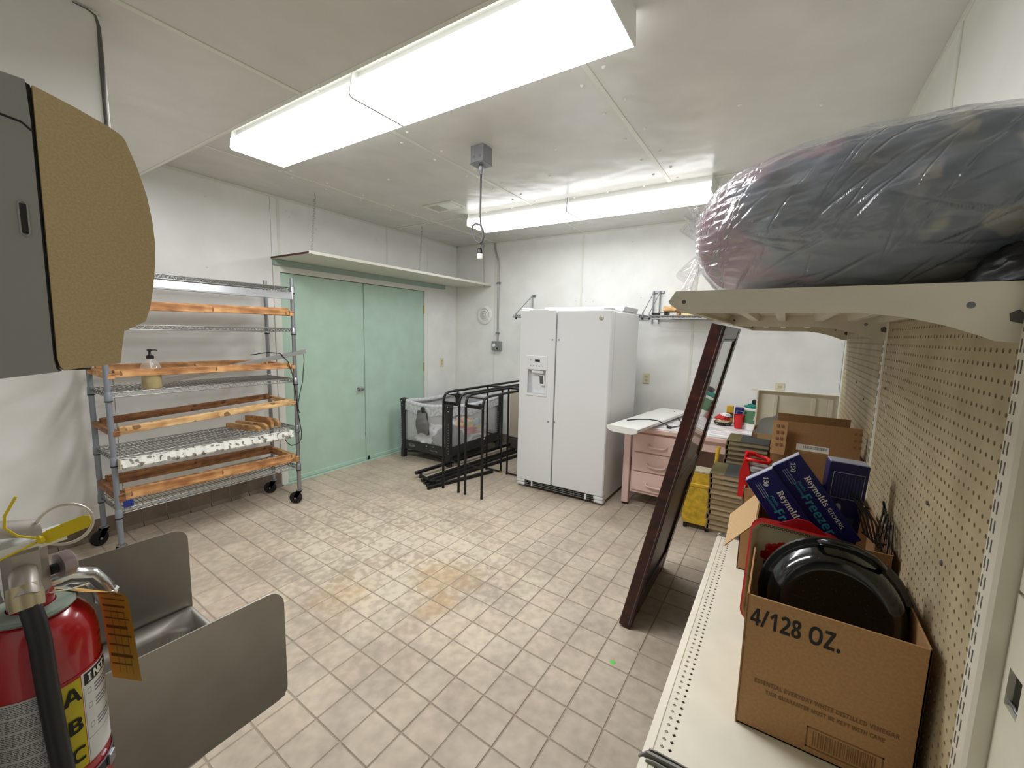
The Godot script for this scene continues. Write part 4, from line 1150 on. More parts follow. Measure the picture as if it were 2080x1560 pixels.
# ---------------------------------------------------------------- desk corner
func make_desk() -> void:
	var pink := flat(Color(0.885, 0.76, 0.725), 0.48)
	var pink_front := flat(Color(0.905, 0.785, 0.75), 0.42)
	var t := thing("metal_desk", "pink metal desk with three drawers and marbled white top", "desk", V(-0.45, 0, -4.05))
	var mi := noise_image(256, 7.0, 5, 61, Color(0.80, 0.785, 0.785), Color(0.965, 0.955, 0.95), 1.8, Vector2(0.7, 2.2))
	part("desk_top", MB.new().span(V(-1.155, 0.735, -3.655), V(0.30, 0.745, -4.43), 0.002), tri_tex(Color(1, 1, 1), 0.45, tex(mi), 0.9), t)
	part("top_edge", MB.new().span(V(-1.16, 0.695, -3.65), V(0.305, 0.735, -4.435), 0.005), pink, t)
	part("pedestal", MB.new().span(V(-1.075, 0.125, -3.70), V(-0.63, 0.695, -4.38), 0.004), pink, t)
	for k in 3:
		var y0: float = [0.51, 0.335, 0.155][k]
		var y1: float = [0.675, 0.50, 0.325][k]
		var d := part("drawer", MB.new().span(V(-1.06, y0, -3.682), V(-0.645, y1, -3.705), 0.004), pink_front, t)
		var yc := (y0 + y1) / 2.0 - 0.005
		part("pull", MB.new().tube([V(-0.93, yc, -3.68), V(-0.928, yc - 0.012, -3.66), V(-0.90, yc - 0.02, -3.655), V(-0.852, yc - 0.022, -3.654), V(-0.805, yc - 0.02, -3.655), V(-0.777, yc - 0.012, -3.66), V(-0.775, yc, -3.68)], 0.008, 8), pink_front, d)
	for p in [V(-1.115, 0, -3.70), V(-1.115, 0, -4.38), V(0.26, 0, -3.70), V(0.26, 0, -4.38)]:
		var l := part("leg", MB.new().span(p + V(-0.03, 0.02, 0.022), p + V(0.03, 0.70, -0.022), 0.004), pink, t)
		part("foot", MB.new().span(p + V(-0.026, 0.0, 0.018), p + V(0.026, 0.02, -0.018), 0.004), M.black_plastic, l)
	part("apron", MB.new().span(V(-0.63, 0.60, -3.695), V(0.23, 0.695, -3.71), 0.003), pink, t)
	part("back_panel", MB.new().span(V(-0.63, 0.25, -4.375), V(0.23, 0.695, -4.39), 0.002), pink, t)
	# strip light lying across the left of the desk
	var c := thing("loose_strip_light", "loose white strip light lying across the left end of the pink desk", "strip light", V(-0.97, 0.745, -3.85))
	var q := Basis(Vector3.UP, -0.135) * Basis(Vector3.RIGHT, 0.0)
	part("cover", MB.new().prism(PackedVector2Array([Vector2(-0.135, 0.045), Vector2(-0.13, 0.02), Vector2(-0.10, 0.004), Vector2(-0.07, 0.0), Vector2(0.07, 0.0), Vector2(0.10, 0.004), Vector2(0.13, 0.02), Vector2(0.135, 0.045), Vector2(0.12, 0.052), Vector2(-0.12, 0.052)]), 1.16, Transform3D(q, V(-0.895, 0.746, -4.44))), M.lamp_white, c)
	var cord := MB.new().tube([V(-1.09, 0.805, -3.55), V(-1.03, 0.803, -3.66), V(-0.95, 0.803, -3.72), V(-0.875, 0.802, -3.72), V(-0.80, 0.775, -3.72), V(-0.77, 0.752, -3.74), V(-0.72, 0.751, -3.86), V(-0.735, 0.751, -4.02), V(-0.80, 0.76, -4.20), V(-0.86, 0.80, -4.30)], 0.0045, 6)
	part("cord", cord, M.black_plastic, c)
	part("plug", MB.new().box(V(-0.775, 0.757, -3.715), V(0.04, 0.02, 0.025), 0.004), M.black_plastic, c)
	# things on the desk
	var yd := 0.746
	var f := thing("food_pack", "red and white plastic wrapped bread pack in black tray on desk", "food package", V(-0.415, yd, -4.20))
	part("tray", MB.new().lathe([Vector2(0.0, 0.0), Vector2(0.06, 0.0), Vector2(0.075, 0.03), Vector2(0.07, 0.03), Vector2(0.055, 0.006), Vector2(0.0, 0.006)], 24, Transform3D(Basis().scaled(V(1.05, 1, 0.8)), V(-0.415, yd, -4.20))), M.black_plastic, f)
	part("wrapped_food", heap(V(-0.415, yd + 0.01, -4.20), 0.065, 0.06, 0.05, 21, 0.3), flat(Color(0.90, 0.80, 0.66), 0.35), f)
	part("red_wrapper", heap(V(-0.42, yd + 0.055, -4.20), 0.06, 0.035, 0.05, 22, 0.4), flat(Color(0.80, 0.12, 0.11), 0.3), f)
	part("white_top", heap(V(-0.40, yd + 0.08, -4.205), 0.045, 0.03, 0.035, 24, 0.3), flat(Color(0.93, 0.93, 0.93), 0.3), f)
	var cu := thing("plastic_cup", "red plastic cup standing on the pink desk", "cup", V(-0.285, yd, -4.12))
	part("cup", MB.new().lathe([Vector2(0.0, 0.002), Vector2(0.030, 0.0), Vector2(0.033, 0.02), Vector2(0.037, 0.07), Vector2(0.042, 0.118), Vector2(0.044, 0.12), Vector2(0.041, 0.12), Vector2(0.036, 0.07), Vector2(0.03, 0.004), Vector2(0.0, 0.004)], 24, Transform3D(Basis(), V(-0.285, yd, -4.12))), flat(Color(0.80, 0.05, 0.07), 0.3), cu)
	var bu := thing("plastic_bucket", "white bucket with green label beside the red cup", "bucket", V(-0.165, yd, -4.16))
	part("pail", MB.new().lathe([Vector2(0.0, 0.0), Vector2(0.082, 0.0), Vector2(0.09, 0.18), Vector2(0.096, 0.182), Vector2(0.096, 0.19), Vector2(0.0, 0.19)], 28, Transform3D(Basis(), V(-0.165, yd, -4.16))), flat(Color(0.92, 0.92, 0.90), 0.4), bu)
	part("label_band", MB.new().lathe([Vector2(0.0868, 0.06), Vector2(0.0905, 0.17)], 28, Transform3D(Basis(), V(-0.165, yd, -4.16))), flat(Color(0.30, 0.46, 0.33), 0.45), bu)
	lettering("label_letter", "R", 0.032, M.paper, Transform3D(Basis(), V(-0.178, yd + 0.11, -4.0705)), bu, "Droid Serif")
	part("handle_boss", MB.new().lathe([Vector2(0.0, 0.0), Vector2(0.014, 0.0), Vector2(0.012, 0.006), Vector2(0.0, 0.006)], 12, Transform3D(Basis(Vector3.RIGHT, PI / 2) * Basis(Vector3.BACK, -0.9), V(-0.235, yd + 0.15, -4.105))), M.black_plastic, bu)
	var cl := thing("teal_cloth", "folded teal cloth on top of the white bucket", "cloth", V(-0.165, yd + 0.19, -4.16))
	part("cloth", heap(V(-0.165, yd + 0.19, -4.16), 0.085, 0.035, 0.07, 31, 0.3), flat(Color(0.10, 0.48, 0.43), 0.8), cl)
	var bs := thing("black_brush", "dark bristle brush lying on the teal cloth", "brush", V(-0.16, yd + 0.222, -4.16))
	part("brush", MB.new().span(V(-0.20, yd + 0.223, -4.13), V(-0.11, yd + 0.26, -4.19), 0.01), flat(Color(0.14, 0.14, 0.14), 0.9), bs)
	var bb := thing("small_blue_box", "small blue box behind the red cup on the desk", "box", V(-0.29, yd, -4.33))
	var b1 := part("carton", MB.new().span(V(-0.335, yd, -4.30), V(-0.255, yd + 0.155, -4.36), 0.002), flat(Color(0.08, 0.12, 0.42), 0.4), bb)
	part("label_frame", MB.new().tube([V(-0.318, yd + 0.06, -4.299), V(-0.268, yd + 0.06, -4.299), V(-0.268, yd + 0.125, -4.299), V(-0.318, yd + 0.125, -4.299)], 0.003, 4, true), M.paper, b1)
	var yb := thing("small_yellow_box", "small yellow and brown jar box at the back of the desk", "box", V(-0.375, yd, -4.34))
	part("carton", MB.new().span(V(-0.405, yd, -4.32), V(-0.35, yd + 0.16, -4.37), 0.003), flat(Color(0.80, 0.62, 0.14), 0.5), yb)
	part("brown_band", MB.new().span(V(-0.406, yd + 0.05, -4.319), V(-0.349, yd + 0.10, -4.371), 0.001), flat(Color(0.36, 0.20, 0.08), 0.5), yb)
	# mop bucket on the floor in the knee space
	var yel := tri_tex(Color(0.90, 0.74, 0.20), 0.5, tex(noise_image(128, 6.0, 4, 66, Color(0.80, 0.79, 0.76), Color(1, 1, 1), 1.0)), 2.4)
	var mb := thing("mop_bucket", "scuffed yellow plastic mop bucket in front of the desk", "mop bucket", V(-0.47, 0, -3.58))
	part("tub", MB.new().prism(PackedVector2Array([Vector2(-0.10, 0.05), Vector2(0.10, 0.05), Vector2(0.115, 0.36), Vector2(-0.125, 0.36)]), 0.14, Transform3D(Basis(), V(-0.48, 0, -3.64))), yel, mb)
	part("rim_band", MB.new().span(V(-0.61, 0.355, -3.49), V(-0.36, 0.385, -3.645), 0.006), yel, mb)
	part("wringer", MB.new().prism(PackedVector2Array([Vector2(-0.10, 0.385), Vector2(0.10, 0.385), Vector2(0.115, 0.475), Vector2(-0.11, 0.475)]), 0.12, Transform3D(Basis(), V(-0.475, 0, -3.63))), yel, mb)
	part("wringer_rim", MB.new().span(V(-0.59, 0.47, -3.505), V(-0.355, 0.49, -3.635), 0.004), flat(Color(0.75, 0.72, 0.62), 0.5), mb)
	part("press_handle", MB.new().tube([V(-0.385, 0.49, -3.57), V(-0.375, 0.58, -3.575), V(-0.37, 0.66, -3.578), V(-0.362, 0.685, -3.58)], [0.012, 0.013, 0.016, 0.014], 10), yel, mb)
	for x in [-0.56, -0.40]:
		for z in [-3.53, -3.61]:
			part("caster", MB.new().lathe([Vector2(0.0, -0.012), Vector2(0.027, -0.012), Vector2(0.027, 0.012), Vector2(0.0, 0.012)], 12, Transform3D(Basis(Vector3.BACK, PI / 2), V(x, 0.027, z))), M.rubber, mb)

# ---------------------------------------------------------------- leaning framed glass panel
func make_framed_glass() -> void:
	var t := thing("framed_glass_panel", "dark mahogany framed glass panel leaning against the shelving", "glass panel", V(-0.58, 0, -2.43))
	var a := 0.2085
	var vv := V(sin(a), cos(a), 0)
	var nn := V(cos(a), -sin(a), 0) # towards the shelving
	var o := V(-0.616, 0.0135, 0)
	var th := 0.06
	var l := 1.615
	var q := Basis(nn, vv, V(0, 0, 1))
	var bar := func(s0: float, s1: float, z0: float, z1: float, d0: float, d1: float, bev := 0.003) -> MB:
		return MB.new().box(o + vv * (s0 + s1) / 2.0 + nn * (d0 + d1) / 2.0 + V(0, 0, (z0 + z1) / 2.0), V(d1 - d0, s1 - s0, absf(z1 - z0)), bev, q)
	var z0 := -2.062
	var z1 := -2.795
	part("stile", bar.call(0.0, l, z0, z0 - 0.08, 0.0, th), M.mahogany, t)
	part("stile", bar.call(0.0, l, z1 + 0.095, z1, 0.0, th), M.mahogany, t)
	part("bottom_rail", bar.call(0.0, 0.16, z0 - 0.095, z1 + 0.095, 0.002, th - 0.002), M.mahogany, t)
	part("middle_rail", bar.call(0.74, 0.84, z0 - 0.095, z1 + 0.095, 0.002, th - 0.002), M.mahogany, t)
	part("top_rail", bar.call(l - 0.06, l, z0 - 0.095, z1 + 0.095, 0.002, th - 0.002), M.mahogany, t)
	part("lower_panel", bar.call(0.15, 0.75, z0 - 0.075, z1 + 0.09, 0.034, 0.046), M.mahogany, t)
	part("painted_groove", bar.call(0.02, l - 0.01, z0 + 0.001, z0 - 0.002, 0.046, 0.049, 0.0), M.gap_shade_and_plug, t)  # flat strip whose grey paints the shade of a groove
	for zz in [[z0 - 0.08, z0 - 0.088], [z1 + 0.103, z1 + 0.095]]:
		part("glass_bead", bar.call(0.84, l - 0.06, zz[0], zz[1], 0.036, 0.0545), M.mahogany, t)
	for ss in [[0.84, 0.853], [l - 0.073, l - 0.06]]:
		part("glass_bead", bar.call(ss[0], ss[1], z0 - 0.088, z1 + 0.103, 0.036, 0.0545), M.mahogany, t)
	var g := StandardMaterial3D.new()
	g.albedo_color = Color(0.80, 0.90, 0.85, 0.22)
	g.transparency = BaseMaterial3D.TRANSPARENCY_ALPHA
	g.roughness = 0.02
	g.metallic_specular = 0.7
	part("glass_pane", bar.call(0.845, l - 0.065, z0 - 0.083, z1 + 0.098, 0.048, 0.052, 0.0), g, t)
	part("catch", bar.call(0.93, 0.945, z1 + 0.02, z1 - 0.022, th - 0.01, th), M.zinc, t)

# ---------------------------------------------------------------- shop shelving
func perforated(x: float, z0: float, z1: float, y0: float, y1: float, pitch: float, r: float, rim: MB) -> MB:
	# board facing -x with real round holes
	var m := MB.new()
	var nz := int(round(absf(z1 - z0) / pitch))
	var ny := int(round((y1 - y0) / pitch))
	var dz := (z1 - z0) / nz
	var dy := (y1 - y0) / ny
	var ring := []
	for k in 8:
		var a := TAU * k / 8.0
		ring.append(Vector2(cos(a), sin(a)))
	var sq := [Vector2(1, 0), Vector2(1, 1), Vector2(0, 1), Vector2(-1, 1), Vector2(-1, 0), Vector2(-1, -1), Vector2(0, -1), Vector2(1, -1)]
	var n := V(-1, 0, 0)
	for i in nz:
		for j in ny:
			var cz := z0 + (i + 0.5) * dz
			var cy := y0 + (j + 0.5) * dy
			var k0 := m.v.size()
			for k in 8:
				var s: Vector2 = sq[k]
				var c: Vector2 = ring[k]
				m.v.append(V(x, cy + s.y * dy / 2, cz + s.x * dz / 2))
				m.v.append(V(x, cy + c.y * r, cz + c.x * r * signf(dz)))
				m.n.append_array([n, n])
				m.uv.append_array([Vector2.ZERO, Vector2.ZERO])
				var c2: Vector2 = ring[(k + 1) % 8]
				var p := V(x, cy + c.y * r, cz + c.x * r * signf(dz))
				var q := V(x, cy + c2.y * r, cz + c2.x * r * signf(dz))
				if dz < 0: # raw edge of the board inside the hole
					rim.quad(p, q, q + V(0.005, 0, 0), p + V(0.005, 0, 0))
				else:
					rim.quad(q, p, p + V(0.005, 0, 0), q + V(0.005, 0, 0))
			for k in 8:
				var a := k0 + k * 2
				var b := k0 + ((k + 1) % 8) * 2
				if dz < 0:
					m.ix.append_array([a, b, a + 1, b, b + 1, a + 1])
				else:
					m.ix.append_array([a, a + 1, b, b, a + 1, b + 1])
	return m

func diamond_strip(y: float, x0: float, x1: float, z0: float, z1: float, pitch: float, r: float) -> MB:
	# flat strip facing up with two rows of diamond holes
	var m := MB.new()
	var nz := int(round(absf(z1 - z0) / pitch))
	var w := (x1 - x0) / 2.0
	var d := (z1 - z0) / nz
	for row in 2:
		for i in nz:
			var c := V(x0 + w * (row + 0.5), y, z0 + d * (i + 0.5))
			var hx := w / 2.0
			var hz := absf(d) / 2.0
			var cor := [c + V(-hx, 0, -hz), c + V(hx, 0, -hz), c + V(hx, 0, hz), c + V(-hx, 0, hz)]
			var dia := [c + V(0, 0, -r), c + V(r, 0, 0), c + V(0, 0, r), c + V(-r, 0, 0)]
			for k in 4:
				# side k runs between corners k and k+1 and holds diamond tip k
				m.tri(cor[k], dia[k], cor[(k + 1) % 4])
				m.tri(cor[(k + 1) % 4], dia[k], dia[(k + 1) % 4])
				m.quad(dia[k], dia[(k + 1) % 4], dia[(k + 1) % 4] - V(0, 0.002, 0), dia[k] - V(0, 0.002, 0))
	return m

func bracket_outline(xf: float, y: float, xb: float) -> PackedVector2Array:
	# cantilever bracket: straight nose, swept belly towards the post
	return PackedVector2Array([Vector2(xf + 0.014, y), Vector2(xf, y - 0.022), Vector2(xf + 0.004, y - 0.028), Vector2(xf + 0.03, y - 0.047), Vector2(xb - 0.20, y - 0.047), Vector2(xb - 0.14, y - 0.055), Vector2(xb - 0.09, y - 0.068), Vector2(xb - 0.05, y - 0.083), Vector2(xb - 0.03, y - 0.092), Vector2(xb - 0.004, y - 0.094), Vector2(xb - 0.004, y)])

func make_gondola() -> void:
	var t := thing("shop_shelving", "cream metal shop shelving with pegboard back along the right wall", "shelving", V(0.1, 0, -1.6))
	var xb := 0.306
	# uprights, the shade of their slotting painted as grey bars
	for z in [-0.948, -2.037, -3.185]:
		var p := part("upright", MB.new().span(V(xb - 0.004, 0.0, z + 0.026), V(xb + 0.06, 1.70, z - 0.026), 0.005), M.gondola, t)
		if z > -2.5:
			var sl := MB.new()
			var y := 0.66
			while y < 1.66:
				for s in [-0.006, 0.006]:
					sl.span(V(xb - 0.0045, y, z - 0.008 + s - 0.0018), V(xb - 0.002, y + 0.021, z - 0.008 + s + 0.0018), 0.0)
				y += 0.0318
			part("painted_slots", sl, M.gap_shade_and_plug, p)
	# pegboards
	for q in [[-0.974, -2.011], [-2.063, -3.159]]:
		var rim := MB.new()
		var pb := part("pegboard", perforated(xb, q[0], q[1], 0.64, 1.66, 0.0254, 0.0046, rim), M.pegboard, t)
		part("hole_edges", rim, M.pegboard, pb)
	for q in [[-0.974, -2.011], [-2.063, -3.159]]:
		part("pegboard_cap", MB.new().span(V(xb - 0.002, 1.66, q[0]), V(xb + 0.03, 1.69, q[1]), 0.002), M.gondola, t)
		part("added_back_sheet", MB.new().span(V(xb + 0.02, 0.64, q[0]), V(xb + 0.024, 1.66, q[1]), 0.0), M.pegboard, t)  # sheet added behind the board to keep light out of the peg holes
		part("kick_panel", MB.new().span(V(xb, 0.0, q[0]), V(xb + 0.006, 0.64, q[1]), 0.001), M.gondola, t)
	for q in [V(0, 1.165, -1.30), V(0, 1.085, -1.16), V(0, 1.37, -1.92), V(0, 1.28, -2.35), V(0, 1.33, -2.62)]:
		part("peg_plug", MB.new().lathe([Vector2(0.0, 0.0), Vector2(0.006, 0.0), Vector2(0.005, 0.003), Vector2(0.0, 0.003)], 8, Transform3D(Basis(Vector3.BACK, PI / 2), V(xb, q.y, q.z))), M.gap_shade_and_plug, t)
	# plain panels of the next bay towards the camera
	var pc := part("plain_panel", MB.new().span(V(xb + 0.022, 1.162, -0.92), V(xb + 0.03, 1.70, -0.02), 0.002), M.gondola, t)
	var pl := MB.new() # lower panel with a square cut-out
	pl.span(V(xb + 0.022, 0.62, -0.918), V(xb + 0.03, 1.158, -0.955 + 0.0), 0.0)
	var low := MB.new()
	low.span(V(xb + 0.022, 0.0, -0.92), V(xb + 0.03, 0.985, -0.02), 0.0)
	low.span(V(xb + 0.022, 1.045, -0.92), V(xb + 0.03, 1.158, -0.02), 0.0)
	low.span(V(xb + 0.022, 0.985, -0.92), V(xb + 0.03, 1.045, -0.905), 0.0)
	low.span(V(xb + 0.022, 0.985, -0.865), V(xb + 0.03, 1.045, -0.02), 0.0)
	var lp := part("plain_panel", low, M.gondola, t)
	part("cutout_clip", MB.new().tube([V(xb + 0.028, 0.99, -0.902), V(xb + 0.024, 0.996, -0.895), V(xb + 0.028, 0.992, -0.885), V(xb + 0.024, 0.996, -0.874), V(xb + 0.028, 0.99, -0.868)], 0.003, 5), M.zinc, lp)
	# top shelves
	for q in [[-0.972, -2.030], [-2.044, -3.178]]:
		var za: float = q[0]
		var zb: float = q[1]
		var y := 1.627
		var xf := -0.222
		var deck := part("top_shelf", MB.new().span(V(xf + 0.014, y - 0.004, za), V(xb - 0.006, y, zb), 0.001), M.gondola, t)
		part("front_lip", MB.new().prism(PackedVector2Array([Vector2(xf + 0.016, y), Vector2(xf + 0.001, y - 0.022), Vector2(xf + 0.005, y - 0.028), Vector2(xf + 0.03, y - 0.044), Vector2(xf + 0.034, y - 0.041), Vector2(xf + 0.01, y - 0.024), Vector2(xf + 0.022, y - 0.004)]), absf(zb - za) - 0.006, Transform3D(Basis(), V(0, 0, zb + 0.003))), M.gondola, deck)
		# ribs under the deck run from post to post
		for x in [-0.11, -0.02, 0.10, 0.20]:
			part("stiffener", MB.new().prism(PackedVector2Array([Vector2(-0.016, 0.0), Vector2(-0.012, -0.022), Vector2(0.012, -0.022), Vector2(0.016, 0.0)]), absf(zb - za) - 0.01, Transform3D(Basis(), V(x, y - 0.004, zb + 0.005))), M.gondola, deck)
		part("rear_lip", MB.new().span(V(xb - 0.03, y - 0.03, za), V(xb - 0.006, y - 0.004, zb), 0.002), M.gondola, deck)
		for z in [za, zb + 0.003]:
			var br := part("bracket", MB.new().prism(bracket_outline(xf, y, xb), 0.003, Transform3D(Basis(), V(0, 0, z))), M.gondola, deck)
			part("painted_hole", MB.new().lathe([Vector2(0.0, 0.0), Vector2(0.0042, 0.0), Vector2(0.0042, 0.0006), Vector2(0.0, 0.0006)], 12, Transform3D(Basis(Vector3.RIGHT, PI / 2), V(-0.19, 1.604, z + 0.003))), M.gap_shade_and_plug, br)  # grey disc on solid metal, painting the shade of a hole
			part("bracket_rivet", MB.new().lathe([Vector2(0.0, 0.0), Vector2(0.0055, 0.0), Vector2(0.0045, 0.001), Vector2(0.0, 0.001)], 14, Transform3D(Basis(Vector3.RIGHT, PI / 2), V(0.243, 1.591, z + 0.003))), M.post_grey, br)
			part("painted_bracket_slot", MB.new().prism(PackedVector2Array([Vector2(0.286, 1.578), Vector2(0.296, 1.584), Vector2(0.302, 1.578), Vector2(0.302, 1.562), Vector2(0.288, 1.566)]), 0.0006, Transform3D(Basis(), V(0, 0, z + 0.003))), M.gap_shade_and_plug, br)  # grey patch painting the shade of an opening
	# lower shelves: three bays
	for q in [[-0.02, -0.852], [-0.866, -2.098], [-2.108, -3.178]]:
		var za: float = q[0]
		var zb: float = q[1]
		var y := 0.62
		var deck := part("lower_shelf", MB.new().span(V(-0.129, y - 0.003, za), V(xb - 0.008, y, zb), 0.0), M.gondola, t)
		part("perforated_strip", diamond_strip(y - 0.0005, -0.163, -0.129, za, zb, 0.0212, 0.0049), M.gondola, deck)
		part("price_rail", MB.new().prism(PackedVector2Array([Vector2(-0.163, y - 0.0005), Vector2(-0.168, y - 0.0005), Vector2(-0.1695, y - 0.004), Vector2(-0.171, y - 0.0005), Vector2(-0.184, y - 0.002), Vector2(-0.190, y - 0.007), Vector2(-0.193, y - 0.04), Vector2(-0.186, y - 0.042), Vector2(-0.184, y - 0.010), Vector2(-0.168, y - 0.006)]), absf(zb - za), Transform3D(Basis(), V(0, 0, zb))), M.gondola, deck)
		part("under_tray", MB.new().span(V(-0.16, y - 0.05, za), V(xb - 0.01, y - 0.045, zb), 0.0), M.gondola_grey, deck)
		for z in [za, zb + 0.003]:
			part("end_bracket", MB.new().prism(PackedVector2Array([Vector2(-0.186, y - 0.045), Vector2(-0.176, y + 0.006), Vector2(-0.16, y + 0.009), Vector2(0.28, y + 0.004), Vector2(0.30, y - 0.07), Vector2(0.1, y - 0.06)]), 0.003, Transform3D(Basis(), V(0, 0, z - 0.006 if z == za else z + 0.003))), M.gondola_grey, deck)
	for z in [-0.86, -2.10]:
		part("end_cap_clip", MB.new().prism(PackedVector2Array([Vector2(-0.196, 0.607), Vector2(-0.178, 0.628), Vector2(-0.10, 0.631), Vector2(-0.10, 0.612), Vector2(-0.185, 0.604)]), 0.006, Transform3D(Basis(), V(0, 0, z - 0.003))), M.gondola_grey, t)
	# base under the lower shelves, back from the front edge
	part("base_plinth", MB.new().span(V(-0.05, 0.0, -0.05), V(xb, 0.10, -3.17), 0.002), M.gondola_grey, t)
	# spare shelf standing on end at the far bay
	var s := thing("spare_shelf_panel", "beige perforated shelf panel standing upright at the far end", "shelf panel", V(0.08, 0.62, -3.27))
	var zf := -3.30
	part("panel", MB.new().span(V(-0.128, 0.0, zf - 0.004), V(0.312, 1.186, zf), 0.001), M.gondola, s)
	part("top_flange", MB.new().span(V(-0.165, 1.183, zf + 0.03), V(0.318, 1.19, zf - 0.01), 0.001), M.gondola, s)
	part("side_flange", MB.new().span(V(-0.132, 0.0, zf + 0.035), V(-0.122, 1.184, zf - 0.004), 0.001), M.gondola, s)
	for x in [-0.022, 0.185, 0.272]:
		part("stiffener", MB.new().span(V(x - 0.012, 0.30, zf + 0.014), V(x + 0.012, 1.16, zf), 0.003), M.gondola, s)
	for x in [-0.105, 0.295]:
		var h := MB.new()
		for k in 20:
			for c in 2:
				h.box(V(x + c * 0.014 - 0.007, 1.165 - k * 0.0165, zf + 0.0006), V(0.006, 0.006, 0.001), 0.0, Basis(Vector3.BACK, PI / 4))
		part("hole_rows", h, M.gondola, s)

func open_box(a: Vector3, b: Vector3, th := 0.004) -> MB: # carton without lid, between corners a (low) and b (high)
	var m := MB.new()
	m.span(V(a.x, a.y, b.z), V(b.x, b.y, b.z - th), 0.0006)
	m.span(V(a.x, a.y, a.z), V(b.x, b.y, a.z + th), 0.0006)
	m.span(V(a.x, a.y, a.z), V(a.x + th, b.y, b.z), 0.0006)
	m.span(V(b.x - th, a.y, a.z), V(b.x, b.y, b.z), 0.0006)
	m.span(a, V(b.x, a.y + th, b.z), 0.0006)
	return m

func make_cartons() -> void:
	var y := 0.621
	# --- front carton
	var t := thing("cardboard_box", "open cardboard box printed 4/128 OZ. at the near end of shelf", "box", V(0.13, y, -1.21))
	var zf := -1.062
	part("carton", open_box(V(-0.024, y, -1.372), V(0.287, 0.947, zf)), M.card, t)
	lettering("lettering", "4/128 OZ.", 0.041, M.ink, Transform3D(Basis(), V(-0.014, 0.898, zf + 0.0006)), t, "Droid Sans", 700, 0.66)
	lettering("small_print", "ESSENTIAL EVERYDAY WHITE DISTILLED VINEGAR", 0.010, M.ink_brown, Transform3D(Basis(), V(0.006, 0.745, zf + 0.0006)), t, "Droid Sans", 700, 0.78)
	lettering("small_print", "THIS GUARANTEE MUST BE KEPT WITH CARE", 0.009, M.ink_brown, Transform3D(Basis(), V(0.03, 0.725, zf + 0.0006)), t, "Droid Sans", 700, 0.8)
	var bc := MB.new()
	for q in [[0.112, 0.242, 0.684, 0.687], [0.112, 0.242, 0.637, 0.640]]:
		bc.span(V(q[0], q[2], zf + 0.0004), V(q[1], q[3], zf - 0.0002), 0.0)
	for x in [0.112, 0.239]:
		bc.span(V(x, 0.637, zf + 0.0004), V(x + 0.003, 0.687, zf - 0.0002), 0.0)
	var rg := RandomNumberGenerator.new()
	rg.seed = 5
	var bxx := 0.124
	while bxx < 0.228:
		var w := rg.randf_range(0.0008, 0.003)
		bc.span(V(bxx, 0.645, zf + 0.0004), V(bxx + w, 0.68, zf - 0.0002), 0.0)
		bxx += w + rg.randf_range(0.001, 0.0028)
	part("barcode", bc, M.ink_brown, t)
	for q in [[V(-0.024, 0.947, zf), V(-0.024, 0.62, zf)]]:
		part("corner_crease", MB.new().tube([q[0] + V(0.001, 0, 0.0), q[1] + V(0.001, 0.001, 0.0)], 0.0022, 6), M.card_dark, t)
	# --- roasting pan standing on edge in it, its base towards the camera
	var pan := thing("roasting_pan", "black speckled enamel roasting pan standing in the open box", "pan", V(0.13, 0.64, -1.2))
	var im := Image.create(256, 256, false, Image.FORMAT_RGB8)
	im.fill(Color(0.045, 0.048, 0.055))
	rg.seed = 8
	for k in 420:
		var g := rg.randf_range(0.12, 0.55)
		im.set_pixel(rg.randi_range(0, 255), rg.randi_range(0, 255), Color(g, g, g))
	var enamel := tri_tex(Color(1, 1, 1), 0.16, tex(im), 5.0)
	enamel.clearcoat_enabled = true
	enamel.clearcoat = 0.6
	enamel.clearcoat_roughness = 0.06
	var tilt := Basis(Vector3.RIGHT, PI / 2 - 0.20) * Basis(Vector3.UP, 0.0)
	var px := Transform3D(tilt.scaled_local(V(1.0, 1.0, 1.02)), V(0.146, 0.902, -1.21))
	part("body", MB.new().lathe([Vector2(0.150, -0.004), Vector2(0.153, -0.001), Vector2(0.150, 0.003), Vector2(0.138, 0.004), Vector2(0.134, 0.012), Vector2(0.128, 0.040), Vector2(0.118, 0.056), Vector2(0.108, 0.062), Vector2(0.092, 0.064), Vector2(0.088, 0.061), Vector2(0.0, 0.060)], 56, px), enamel, pan)
	part("inside", MB.new().lathe([Vector2(0.0, 0.056), Vector2(0.105, 0.056), Vector2(0.13, 0.01), Vector2(0.15, -0.004)], 40, Transform3D(px.basis, px.origin)), enamel, pan)
	part("handle", MB.new().tube([px * V(-0.034, 0.004, -0.134), px * V(-0.036, 0.022, -0.140), px * V(-0.030, 0.040, -0.146), px * V(-0.012, 0.048, -0.150), px * V(0.03, 0.048, -0.148), px * V(0.062, 0.044, -0.136), px * V(0.082, 0.026, -0.118), px * V(0.084, 0.006, -0.108)], 0.0072, 10), enamel, pan)
	# --- floral baking dish behind it
	var d := thing("baking_dish", "cream baking dish with red rim and red flowers behind the pan", "baking dish", V(0.065, 0.64, -1.3))
	var cream := flat(Color(0.87, 0.83, 0.70), 0.25)
	var redg := flat(Color(0.70, 0.085, 0.11), 0.22)
	var dq := Transform3D(Basis(Vector3.RIGHT, -0.13) * Basis(Vector3.BACK, -0.03), V(0.064, 0.878, -1.315))
	var rr := func(w: float, h: float, r: float) -> PackedVector2Array:
		var o := PackedVector2Array()
		for k in 4:
			var cx: float = [w - r, -w + r, -w + r, w - r][k]
			var cy: float = [h - r, h - r, -h + r, -h + r][k]
			for j in 6:
				var a := PI / 2 * (k + j / 5.0)
				o.append(Vector2(cx + cos(a) * r, cy + sin(a) * r))
		return o
